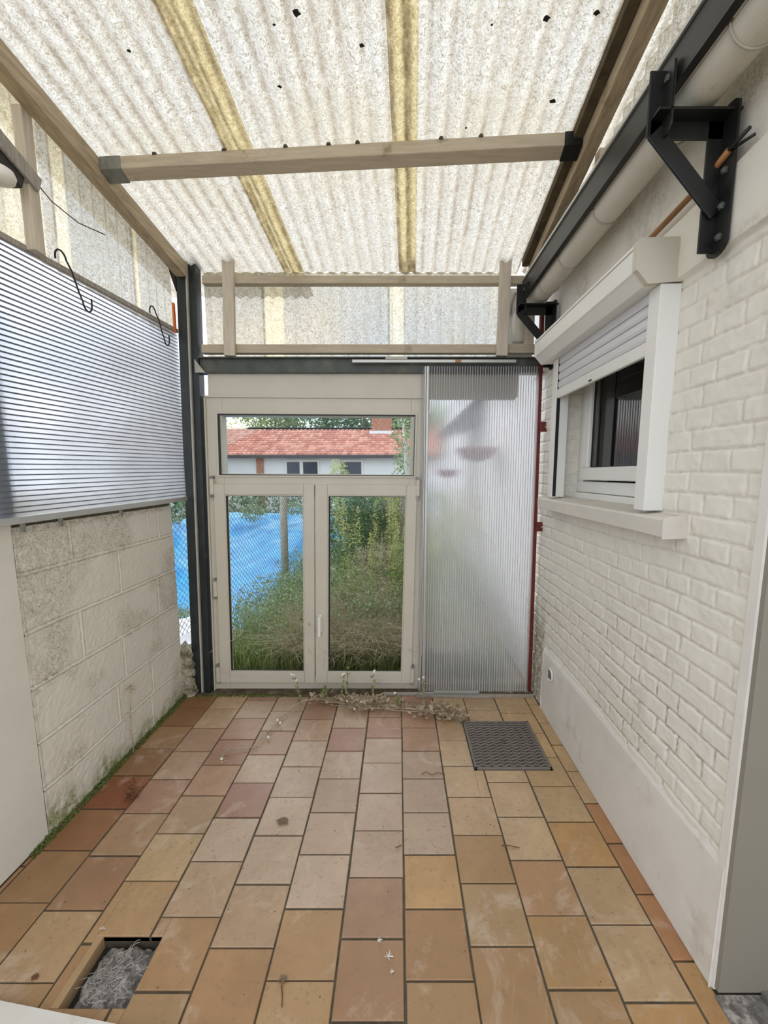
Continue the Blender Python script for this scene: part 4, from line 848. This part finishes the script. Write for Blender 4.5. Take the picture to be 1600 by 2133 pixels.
# moss along the left wall and the door corner
def moss(name, pts, wid, label, seed, cnt):
    b = MB(); r_ = random.Random(seed)
    for _ in range(cnt):
        t = r_.random()*(len(pts)-1); i = int(t); f = t-i; x = lerp(pts[i][0], pts[i+1][0], f)+wid*r_.random()**1.8; y = lerp(pts[i][1], pts[i+1][1], f)+r_.uniform(-.01, .01)
        s_ = r_.uniform(.002, .006); b.lathe([(s_, 0), (s_*.9, s_*.5), (s_*.3, s_*.9)], (x, y, -.002+max(0, (.018-(x-pts[i][0])))*r_.random()), 'z', 5)
    return tag(b.build(name, M['moss'], smooth=True), label, 'moss', None, 'stuff')
moss('moss', [(-1.455, 1.45), (-1.455, 2.66)], .026, 'green moss growing along the foot of the left wall', 4, 1500)
b = MB(); r_ = random.Random(9)
for _ in range(500):
    s_ = r_.uniform(.003, .008); b.lathe([(s_, 0), (s_*.9, s_*.5), (s_*.3, s_*.9)], (-1.36+.75*r_.random()**1.6, 2.655+.018*r_.uniform(-1, 1), 0), 'z', 5)
tag(b.build('moss', M['moss'], smooth=True), 'dark green moss on the floor at the foot of steel post', 'moss', None, 'stuff')

n_x, n_y = 260, 14; gx, gy = np.meshgrid(np.linspace(-1.40, 0.91, n_x), np.linspace(2.635, 2.68, n_y))
hh = -0.004+0.010*sstep(2.640+0, 2.67, gy+0.022*vnoise(gx*7, gy*0, 71)+.01*vnoise(gx*25, gy*9, 72))+.002*vnoise(gx*90, gy*90, 73)
tag(gridmesh('dirt_line', np.stack([gx, gy, hh], -1), np.ones((n_y-1, n_x-1), bool), M['dirt']), 'damp brown dirt gathered along the foot of the door', 'dirt', None, 'stuff')
# litter
def leaf_obj(x, y, s, mat, label, seed, z=0.003, group='litter scattered on the tiles', name='dry_leaf', curl=.25):
    r_ = random.Random(seed); b = MB(); n_ = 9; ring = []
    a0 = r_.uniform(0, 6.28)
    for i in range(n_):
        a = a0+6.283*i/n_; rr_ = s*(.75+.35*r_.random())*(1 if i % 2 else .75); ring.append((x+rr_*math.cos(a), y+rr_*math.sin(a)*.8, z+s*curl*r_.random()))
    top = [(p[0], p[1], p[2]+.0012) for p in ring]
    b.add([(x, y, z)]+ring+[(x, y, z+.0014)]+top, [(0, 1+(i+1) % n_, 1+i) for i in range(n_)]+[(n_+1, n_+2+i, n_+2+(i+1) % n_) for i in range(n_)]+[(1+i, 1+(i+1) % n_, n_+2+(i+1) % n_, n_+2+i) for i in range(n_)])
    return tag(b.build(name, mat), label, 'leaf' if name == 'dry_leaf' else 'litter', group)
leaf_obj(-0.503, 1.616, .030, M['straw'], 'largest dry curled leaf, on a pale tile left of centre', 1)
leaf_obj(-1.09, 0.995+.06, .013, M['drybrown'], 'dark brown leaf scrap left of the broken pit', 2)
leaf_obj(-0.345, 1.05, .016, M['straw'], 'pale dry leaf scrap near the bottom left of centre', 3)
for k, (x, y, s, l) in enumerate([(-0.062, 1.155, .012, 'white feather tuft on a tile joint in front'), (-0.030, 1.110, .016, 'larger white feather tuft just nearer than the first'), (-0.02, 1.07, .008, 'tiny white feather tuft nearest the camera'), (-0.985, 1.19, .012, 'white feather tuft just behind the broken pit')]):
    b = MB(); r_ = random.Random(30+k)
    for _ in range(40):
        a = r_.uniform(0, 6.28); e = r_.uniform(0, 1.2); q = (x+s*r_.random()*math.cos(a), y+s*r_.random()*math.sin(a), .002+s*.5*e*r_.random()); b.tube([(x, y, .002), q], .0005, 3, cap=False)
    tag(b.build('feather_tuft', M['white']), l, 'feather', 'white feather tufts')
for k, (p, l) in enumerate([([(.42, 1.50), (.45, 1.495), (.49, 1.488)], 'short brown twig on the tiles right of centre'), ([(.115, 1.90), (.14, 1.915), (.17, 1.895), (.20, 1.91), (.235, 1.90)], 'thin bent dead stalk on tiles left of the access cover'), ([(-.345, 1.035), (-.335, 1.01), (-.33, .985)], 'tiny brown twig near the bottom, left of centre'), ([(.012, 1.50), (-.012, 1.485)], 'tiny dark twig on a joint in the floor centre')]):
    b = MB(); b.tube([(x, y, .004+.003*(i % 2)) for i, (x, y) in enumerate(p)], .0018, 5); tag(b.build('twig', M['drybrown'], smooth=True), l, 'twig', 'twigs on the floor')
r_ = random.Random(77)
crumbs = MB()
for _ in range(420):
    x = r_.uniform(-1.4, .88); y = r_.uniform(1.0, 2.6) if r_.random() < .6 else r_.uniform(2.3, 2.62); s_ = r_.uniform(.0008, .0028)
    crumbs.lathe([(s_, 0), (s_*.8, s_*.6)], (x, y, .0), 'z', 5)
tag(crumbs.build('floor_crumbs', M['drybrown']), 'fine brown crumbs and grit scattered all over the tiles', 'grit', None, 'stuff')
# dead leaves stuck under the roof
for k, (u, v, s_) in enumerate([(-0.28, 1.50, .016), (.005-.09, 1.585, .010), (0.615, 1.76, .017), (0.51, 1.515, .014), (0.665, 1.50, .012), (-0.875, 1.60, .008), (-.40, 1.71, .009), (.34, 1.53, .005), (.30, 1.86, .006), (-.36, 1.53, .006)]):
    p = roofT((u, v, -0.004)); leaf_obj(p.x, p.y, s_, M['pit'], 'small dark dead leaf stuck to the underside of roof sheets', 50+k, p.z, 'dead leaves stuck to the roof', 'dead_leaf', .1)
# cobweb strands
b = MB(); b.tube([(-1.28, 2.665, .30), (-1.20, 2.66, .36), (-1.10, 2.66, .40)], .0008, 4); tag(b.build('cobweb', M['white']), 'thin pale cobweb strand between steel post and door', 'cobweb')

# ================================================================== OUTSIDE
gs = MB(); gs.box(-30, 30, 2.80, 45, -0.35, -0.05); gs.box(-30, -1.62, -12, 2.8, -0.35, -0.05); gs.box(-1.62, 12, -12, -0.3, -0.35, -0.02); gs.build('ground', M['earth'], kind='structure')

def leafcloud(name, blobs, cnt, size, mat, parent=None, seed=0, thin=.35):
    r_ = np.random.default_rng(seed); w_ = np.array([bl[3]*bl[4]*bl[5] for bl in blobs])**(2/3.); ch = r_.choice(len(blobs), cnt, p=w_/w_.sum()); B = np.array(blobs)[ch]
    d = r_.normal(size=(cnt, 3)); d /= np.linalg.norm(d, axis=1)[:, None]; rad = r_.uniform(.55, 1.05, cnt)[:, None]
    C = B[:, :3]+d*rad*B[:, 3:6]
    a = r_.normal(size=(cnt, 3)); a /= np.linalg.norm(a, axis=1)[:, None]; e = np.cross(a, r_.normal(size=(cnt, 3))); e /= np.linalg.norm(e, axis=1)[:, None]
    s_ = size*r_.uniform(.5, 1.3, cnt)[:, None]
    V = np.stack([C-a*s_, C-e*s_*thin, C+a*s_, C+e*s_*thin], 1).reshape(-1, 3)
    off = np.array(parent_world(parent)) if parent else np.array([V[:, 0].mean(), V[:, 1].mean(), V[:, 2].min()])
    me = bpy.data.meshes.new(name); me.from_pydata((V-off).tolist(), [], np.arange(cnt*4).reshape(-1, 4).tolist()); me.materials.append(mat)
    at_ = me.color_attributes.new('Col', 'FLOAT_COLOR', 'CORNER'); cl = np.repeat(np.clip(r_.normal(.5, .25, cnt), 0, 1), 4)
    at_.data.foreach_set('color', np.stack([cl, cl*0, cl*0, cl*0+1], 1).astype(np.float32).ravel())
    o = bpy.data.objects.new(name, me); COL.objects.link(o)
    if parent: o.parent = parent
    else: o.location = off
    return o
def blades(name, cnt, region, hgt, wid, mat, seed=0, z0=-.06, hfun=None, bias=(0, 1), curl=.5):
    r_ = np.random.default_rng(seed); x = r_.uniform(region[0], region[1], cnt); y = region[2]+(region[3]-region[2])*r_.uniform(0, 1, cnt)**1.5
    h = hgt*r_.uniform(.45, 1.1, cnt)*(hfun(x, y) if hfun else 1); an = r_.uniform(0, 6.283, cnt); ln = h*curl*r_.uniform(.2, 1.2, cnt)
    dx, dy = np.cos(an), np.sin(an); sx, sy = -dy*wid, dx*wid; rows = []
    for t, wf in ((0, 1), (.4, .9), (.75, .6), (1, .08)):
        cx_ = x+dx*ln*t*t; cy_ = y+dy*ln*t*t; cz_ = z0+h*(t-.25*t*t*t)
        rows.append(np.stack([cx_-sx*wf, cy_-sy*wf, cz_], 1)); rows.append(np.stack([cx_+sx*wf, cy_+sy*wf, cz_], 1))
    V = np.stack(rows, 1).reshape(-1, 3); base = np.arange(cnt)[:, None]*8
    F = np.concatenate([base+np.array([[0, 1, 3, 2]]), base+np.array([[2, 3, 5, 4]]), base+np.array([[4, 5, 7, 6]])], 1).reshape(-1, 4)
    off = np.array([V[:, 0].mean(), V[:, 1].mean(), V[:, 2].min()])
    me = bpy.data.meshes.new(name); me.from_pydata((V-off).tolist(), [], F.tolist()); me.materials.append(mat)
    at_ = me.color_attributes.new('Col', 'FLOAT_COLOR', 'CORNER'); cl = np.repeat(np.clip(r_.normal(bias[0]+.5, .25*bias[1], cnt), 0, 1), 12)
    at_.data.foreach_set('color', np.stack([cl, cl*0, cl*0, cl*0+1], 1).astype(np.float32).ravel())
    o = bpy.data.objects.new(name, me); COL.objects.link(o); o.location = off; return o
# undergrowth
tag(blades('green_undergrowth', 11000, (-1.45, .80, 3.0, 7.0), .62, .0035, M['weed'], 1, hfun=lambda x, y: .65+.25*np.clip(y-3, 0, 2)*.5), 'tangled green undergrowth filling the garden behind the door', 'undergrowth', None, 'stuff')
tag(blades('dry_grass', 15000, (-.9, .60, 3.1, 5.3), .52, .0024, M['straw'], 2, curl=1.3), 'dry straw coloured grass lying in the garden behind door', 'grass', None, 'stuff')
tag(leafcloud('low_leafy_growth', [(x, y, .16+.1*(i % 3), .40, .35, .36+.05*(i % 2)) for i, (x, y) in enumerate([(-1.3, 3.3), (-.9, 3.4), (-.5, 3.5), (-.1, 3.4), (.3, 3.5), (.5, 3.6), (-1.1, 4.0), (-.6, 4.2), (-.9, 4.6), (-.2, 4.3), (.3, 4.6), (.45, 4.4)])], 24000, .017, M['mid_leaf'], None, 5), 'low leafy green growth just behind the door glass', 'undergrowth', None, 'stuff')
# tall individual weeds
def weedmesh(seed, h, plume):
    r_ = random.Random(seed); b = MB()
    k = 10; pts = [(.03*math.sin(i*.6+seed), .03*math.cos(i*.5+seed*2)-.03, h*i/k) for i in range(k+1)]; b.col = (.35, 0, 0)
    b.tube(pts, [lerp(.005, .0018, i/k) for i in range(k+1)], 5)
    for j in range(150):
        t = r_.uniform(.12, 1); i = min(k-1, int(t*k)); p = Vector(pts[i]).lerp(Vector(pts[i+1]), t*k-i); a = r_.uniform(0, 6.283)
        L = (.085*(1-t)+.032)*r_.uniform(.7, 1.3); d = Vector((math.cos(a), math.sin(a), r_.uniform(.1, .9))).normalized()*L; s_ = Vector((-math.sin(a), math.cos(a), 0))*L*.10
        c_ = min(1, max(0, .15+.7*t+r_.uniform(-.2, .2)))
        b.add([p, p+d*.5+s_, p+d-Vector((0, 0, L*.2)), p+d*.5-s_], [(0, 1, 2, 3)], (c_, 0, 0))
    for j in range(plume):
        t = r_.uniform(.66, 1); z = h*t; rr_ = .10*(1-t)/.34+.012; a = r_.uniform(0, 6.283); q = r_.random()
        c = Vector((pts[-1][0]+rr_*q*math.cos(a), pts[-1][1]+rr_*q*math.sin(a), z+.03*q)); s_ = r_.uniform(.006, .014)
        e = Vector((r_.uniform(-1, 1), r_.uniform(-1, 1), r_.uniform(-1, 1))).normalized()*s_; f = e.cross(Vector((r_.uniform(-1, 1), r_.uniform(-1, 1), .3))).normalized()*s_*.6
        b.add([c-e, c-f, c+e, c+f], [(0, 1, 2, 3)], (r_.uniform(.75, 1), 0, 0))
    o = b.build('tall_weed', M['weed'], origin=False); return o
protos = [weedmesh(s, h, pl_) for s, h, pl_ in ((1, 1.45, 160), (2, 1.15, 120), (3, 1.30, 220), (4, .95, 60))]
GW = 'tall yellow green weeds behind the door'
spots = []
r_ = random.Random(21)
for _ in range(62):
    y = r_.uniform(3.6, 6.6); x = r_.uniform(-.145, .035)*y*1.0+r_.uniform(-.05, .05)
    if r_.random() < .30: x = r_.uniform(.05, .30)*y
    spots.append((min(x, .72), y))
for k, (x, y) in enumerate(spots):
    src = protos[k % 4]; o = src if k < 4 else src.copy()
    if k >= 4: COL.objects.link(o)
    o.location = (x, y, -.06); o.rotation_euler = (0, 0, r_.uniform(0, 6.28)); s_ = r_.uniform(.78, 1.05); o.scale = (s_, s_, s_)
    tag(o, 'tall upright weed with narrow leaves and yellow green tip', 'weed', GW)
bs = tag(leafcloud('dark_bush', [(-.62, 5.2, .75, .42, .4, .55), (-.45, 5.4, .95, .3, .3, .4)], 5000, .03, M['dark_leaf'], None, 8), 'dark green bush behind the left part of right door leaf', 'bush')
tag(leafcloud('yellow_bush', [(-.12, 5.8, 1.0, .38, .35, .42), (.05, 5.9, 1.15, .25, .3, .3)], 9000, .022, M['pale_leaf'], None, 9), 'yellow green feathery bush behind the right door leaf', 'bush')
tag(leafcloud('straw_tangle', [(-.25, 3.7, .25, .45, .3, .33), (.25, 3.6, .2, .4, .3, .3), (-.2, 4.4, .5, .4, .3, .25), (-.7, 3.4, .12, .3, .2, .25)], 9000, .040, M['straw'], None, 14, .05), 'tangle of dry pale straw low behind the right door leaf', 'straw', None, 'stuff')
dead = thing('dead_stalks', 'fallen pale dead stalks leaning across weeds in the garden', 'stalks', (0, 4, 0)); b = MB()
for k in range(16):
    x = r_.uniform(-.7, .1); y = r_.uniform(3.4, 4.6); a = r_.uniform(-.5, .9); L = r_.uniform(.4, .8); b.tube([(x, y, r_.uniform(.25, .75)), (x+L*.5*math.cos(a), y, r_.uniform(.3, .6)), (x+L*math.cos(a), y+.1, r_.uniform(.05, .5))], .0035, 5)
o = b.build('stalks', M['palestem'], dead, kind='stuff')
# chain link fence
fe = thing('chain_link_fence', 'chain link fence running away along the blue tarpaulin', 'fence', (-1.35, 3.8, 0))
F0 = Vector((-1.66, 2.85, 0)); F1 = Vector((-1.10, 5.75, 0)); FL = (F1-F0).length; fd = (F1-F0).normalized()
b = MB(); cell = .05; nw = int(FL/cell)
for i in range(nw):
    pts = []
    for k in range(0, 47):
        u_ = i*cell+(cell/2 if k % 2 else 0)+ (0); p = F0+fd*u_; pts.append((p.x, p.y, .10+k*.0255))
    b.tube(pts, .0023, 3, cap=False)
    pts = []
    for k in range(0, 47):
        u_ = i*cell+(cell/2 if k % 2 else cell); p = F0+fd*u_; pts.append((p.x+.001, p.y, .10+k*.0255))
    b.tube(pts, .0023, 3, cap=False)
b.build('mesh', M['galv'], fe)
p = F0+fd*1.98
b = MB(); b.tube([(p.x-.06, p.y, 0), (p.x-.055, p.y, .7), (p.x-.045, p.y, 1.39)], [.046, .043, .040], 10); b.build('fence_post', M['paleoldwood'], fe, smooth=True, label='rough grey wooden fence post')
# blue tarp heap
n_ = 90; gx, gy = np.meshgrid(np.linspace(-3.9, -.75, n_), np.linspace(4.0, 8.6, n_))
prof = sstep(4.0, 7.4, gy)*sstep(8.7, 8.2, gy); hh = -0.05+prof*(.82+.14*vnoise(gx*1.1, gy*1.1, 4))*sstep(-.72, -1.6, gx)+prof*.05*vnoise(gx*3.5, gy*3.5, 5)+prof*.02*vnoise(gx*9, gy*9, 6)
tag(gridmesh('blue_tarpaulin', np.stack([gx, gy, hh], -1), np.ones((n_-1, n_-1), bool), M['tarp']), 'bright blue tarpaulin draped over a heap behind the fence', 'tarpaulin')
for k, (x, y, z, s_) in enumerate([(-2.35, 6.7, .88, .2), (-1.75, 6.9, .93, .17), (-1.35, 6.6, .85, .16)]):
    tag(leafcloud('weed_tuft', [(x, y, z, s_*1.2, s_*1.1, s_*.7)], 420, .03, M['mid_leaf'], None, 100+k), ['leftmost green weed tuft growing over the blue tarpaulin', 'green weed tuft on blue tarpaulin just left of fence post', 'green weed tuft on blue tarpaulin right of fence post'][k], 'weed', 'weed tufts on the tarpaulin')
tag(leafcloud('garden_shrub', [(-1.95, 3.5, .22, .30, .25, .12), (-1.7, 3.4, .20, .2, .2, .10)], 1500, .022, M['mid_leaf'], None, 110), 'low green shrub seen through the gap left of steel post', 'shrub')
tag(leafcloud('grey_weed_bank', [(-1.05, 4.55, .28, .40, .35, .42), (-1.35, 4.1, .12, .35, .35, .36), (-.75, 4.9, .35, .35, .3, .45), (-1.45, 3.6, .0, .25, .3, .30)], 9000, .018, M['mid_leaf'], None, 111, .25), 'bank of grey green weeds rising behind the left door leaf', 'weeds', None, 'stuff')
n_ = 26; gx, gy = np.meshgrid(np.linspace(-2.3, -1.52, n_), np.linspace(2.82, 3.35, n_))
tag(gridmesh('white_sheeting', np.stack([gx, gy, .26+.05*vnoise(gx*6, gy*6, 9)+.10*(gy-2.82)], -1), np.ones((n_-1, n_-1), bool), M['plasticw']), 'crumpled white plastic sheeting seen through the gap beside post', 'sheet')
tag(leafcloud('leafy_hedge', [(x, 9.4+.2*(i % 2), .55, .75, .5, .68+.08*math.sin(i*2.3)) for i, x in enumerate(np.arange(-7.5, 1.0, .75))], 15000, .05, M['dark_leaf'], None, 12), 'dark green hedge between blue tarpaulin and tiled outbuilding', 'hedge')
# weathered boards
for k, (x, y, h, w_, tl) in enumerate([(-.19, 5.6, 1.16, .075, .02), (-.085, 5.6, 1.28, .09, -.01), (.03, 5.55, 1.22, .08, .03), (.13, 5.5, 1.35, .05, .10)]):
    b = MB(); b.beam((x, y, 0), (x+tl, y, h), w_, .02, (0, 1, 0)); tag(b.build('fence_board', M['woodgrey'], bevel=.003), ['leftmost grey board of the broken fence among yellow weeds', 'second grey fence board from the left among yellow weeds', 'third grey fence board from the left among yellow weeds', 'thin leaning grey board at right end of broken fence'][k], 'board', 'broken fence boards')

# outbuilding with red clay roof
hs = thing('outbuilding', 'long white outbuilding with red clay tile roof behind hedge', 'building', (-3, 14, 0))
HY = 14.0
b = MB(); b.box(-8.5, 1.6, HY, HY+3.6, -.1, 2.06); b.build('wall', M['housewall'], hs)
rt = MB(); r_ = random.Random(8)
def rf(x, t, h=0): return (x, HY-.25+t*2.0, 2.10+t*1.02+h)
for row in range(12):
    t0, t1 = row/12, (row+1)/12
    nx_ = 50
    for i in range(nx_):
        xa = -6.25+i*.152; xb = xa+.15; cc = random.choice([(.56, .27, .21), (.50, .22, .17), (.64, .35, .28), (.44, .20, .16), (.60, .31, .25)])
        zz = .02+.01*r_.random()
        if xa < -6.25+.0+0.0: continue
        rt.add([rf(xa, t0, zz+.035), rf(xb, t0, zz+.035), rf(xb, t1, zz+.004), rf(xa, t1, zz+.004), rf(xa, t0, zz-.01), rf(xb, t0, zz-.01), rf((xa+xb)/2, t0, zz+.06), rf((xa+xb)/2, t1, zz+.03)], [(0, 6, 7, 3), (6, 1, 2, 7), (4, 5, 1, 6, 0)], cc)
rt.add([rf(-8.6, 0, 0), rf(1.5, 0, 0), rf(1.5, 1, 0), rf(-8.6, 1, 0)], [(0, 1, 2, 3)], (.3, .14, .1))
rt.add([rf(1.5, 1, 0), rf(-8.6, 1, 0), (-8.6, HY+3.8, 2.0), (1.5, HY+3.8, 2.0)], [(0, 1, 2, 3)], (.4, .17, .12))
rt.build('roof', M['claytile'], hs)
b = MB(); v = [rf(-8.6, 0, .05), rf(-6.1, 0, .06), rf(-5.1, 1, .06), rf(-8.6, 1, .05)]; b.add(v, [(0, 1, 2, 3)], (.42, .27, .23)); b.build('roof_patch', M['claytile'], hs, label='greyer tiles left of the valley line')
b = MB(); b.tube([rf(-5.6, 1, .03), rf(1.5, 1, .03)], .07, 8); b.build('ridge', M['claytile'], hs)
b = MB(); b.box(-8.6, 1.6, HY-.36, HY-.24, 2.02, 2.11); b.build('eaves_gutter', M['slate'], hs)
for x in (-5.85, -4.62): b = MB(); b.box(x-.03, x+.03, HY-.08, HY-.02, 0, 2.05) if x < -5 else b.box(x-.11, x+.11, HY-.08, HY, 0, 2.05); b.build('downpipe', M['slate'] if x < -5 else M['redbrick'], hs)
for (x0, x1) in ((-3.72, -3.30), (-3.18, -2.70), (-1.93, -1.24)):
    b = MB(); b.box(x0-.06, x1+.06, HY-.04, HY-.005, 1.0, 1.98); w_ = b.build('window', M['pvc'], hs); b = MB(); b.box(x0, x1, HY-.05, HY-.04, 1.05, 1.90); b.build('pane', M['darkglass'], w_)
b = MB(); b.box(-.97, -.25, HY+1.35, HY+1.85, 2.8, 4.1); ch = b.build('chimney', M['redbrick'], hs); b = MB(); b.box(-1.05, -.17, HY+1.27, HY+1.5, 2.75, 3.05); b.build('chimney_flashing', M['housewall'], ch)

# trees behind
def tree(x, y, h, rx, mat, label, seed, cnt=2600, name='tree', size=.12, trunk='trunk', z0=.4):
    t = thing(name, label, 'tree', (x, y, 0), 'trees beyond the outbuilding' if y > 16 else None)
    r2 = random.Random(seed); bl = [(x+r2.uniform(-.5, .5)*rx, y+r2.uniform(-.4, .4)*rx, h*r2.uniform(z0, .88), rx*r2.uniform(.4, .7), rx*.5, h*r2.uniform(.12, .22)) for _ in range(9)]
    leafcloud('crown', bl, cnt, size, mat, t, seed)
    b = MB(); b.tube([(x, y, -.1), (x+.1, y, h*.4), (x, y, h*.8)], [.16*h/6, .12*h/6, .03], 8); b.build('trunk', M[trunk], t, smooth=True); return t
tl = [(-9.0, 24, 5.0, 2.0, 'pale_leaf', 'thin pale tree at the far left above the red roof'), (-6.4, 22, 6.0, 2.4, 'mid_leaf', 'mid green tree second from left above the red roof'), (-4.0, 23, 7.5, 2.8, 'dark_leaf', 'dark green tree third from left above the red roof'),
      (-1.8, 22, 7.0, 2.6, 'dark_leaf', 'dark green tree just left of the brick chimney'), (0.6, 23, 7.0, 2.6, 'dark_leaf', 'dark green tree behind the brick chimney'), (2.8, 22, 6.0, 2.3, 'mid_leaf', 'mid green tree right of the brick chimney')]
for k, (x, y, h, rx, mt, lb) in enumerate(tl): tree(x, y, h, rx, M[mt], lb, 200+k, 4200 if k else 900)
tree(0.10, 8.2, 3.1, .62, M['mid_leaf'], 'slender pale trunked tree before the right end of red roof', 300, 2300, 'slender_tree', .045, 'birch', .25)
tag(leafcloud('yellow_shrub', [(-1.15, 8.0, 1.35, .22, .2, .45)], 900, .03, M['pale_leaf'], None, 301), 'pointed yellow green shrub tip before the outbuilding wall', 'shrub')
# things left, seen blurred through the panel
tree(-4.35, 6.3, 3.9, 1.15, M['dark_leaf'], 'dark conical tree blurred behind the left polycarbonate panel', 310, 4500, 'garden_tree', .10, 'trunk', .1)
nb = thing('neighbour_house', 'red roofed neighbouring house blurred behind the left ribbed panel', 'building', (-8, 13, 0))
b = MB(); b.box(-9.3, -6.7, 11.6, 13.6, -.1, 2.4); b.build('wall', M['housewall'], nb)
b = MB(); b.col = (.42, .14, .10); b.add([(-9.4, 11.5, 2.4), (-6.6, 11.5, 2.4), (-6.6, 12.6, 3.9), (-9.4, 12.6, 3.9), (-9.4, 13.7, 2.4), (-6.6, 13.7, 2.4)], [(0, 1, 2, 3), (3, 2, 5, 4), (0, 3, 4), (1, 5, 2)]); b.build('roof', M['claytile'], nb)
sh_ = MB(); sh_.box(-5.4, -3.6, 2.2, 3.4, -.1, 1.9); tag(sh_.build('garden_shed', M['slate']), 'dark shed blurred behind the left ribbed panel', 'shed')
# things on the house wall right of the panel
hz = thing('lean_to', 'dark gabled porch blurred behind the vertical ribbed panel', 'porch', (.7, 5.3, 0))
b = MB(); b.prism([(.50, 2.0), (.95, 2.42), (.95, 2.05)], 'y', 4.6, 5.8); b.build('roof', M['slate'], hz)
b = MB(); b.tube([(.86, 5.0, .8), (.86, 5.0, 2.0)], .04, 10); b.build('pipe', M['zinc'], hz)
def awning(x, y, z, r_, label):
    b = MB(); b.lathe([(r_*.15, -r_*.55), (r_*.7, -r_*.42), (r_, 0), (r_*.98, .02)], (x, y, z), 'z', 20); return tag(b.build('hanging_basket', M['redplastic'], smooth=True), label, 'basket', 'dark red baskets behind the ribbed panel')
awning(.72, 3.9, 1.72, .19, 'larger dark red basket blurred behind the ribbed panel'); awning(.58, 4.9, 1.53, .13, 'smaller dark red basket, left and lower, behind ribbed panel')
tag(leafcloud('panel_weeds', [(.35, 3.3, .15, .35, .3, .35), (.55, 3.2, .05, .3, .25, .22), (.25, 3.9, .5, .3, .3, .5)], 3500, .025, M['weed'], None, 130), 'green weeds blurred behind the foot of the ribbed panel', 'weeds', None, 'stuff')
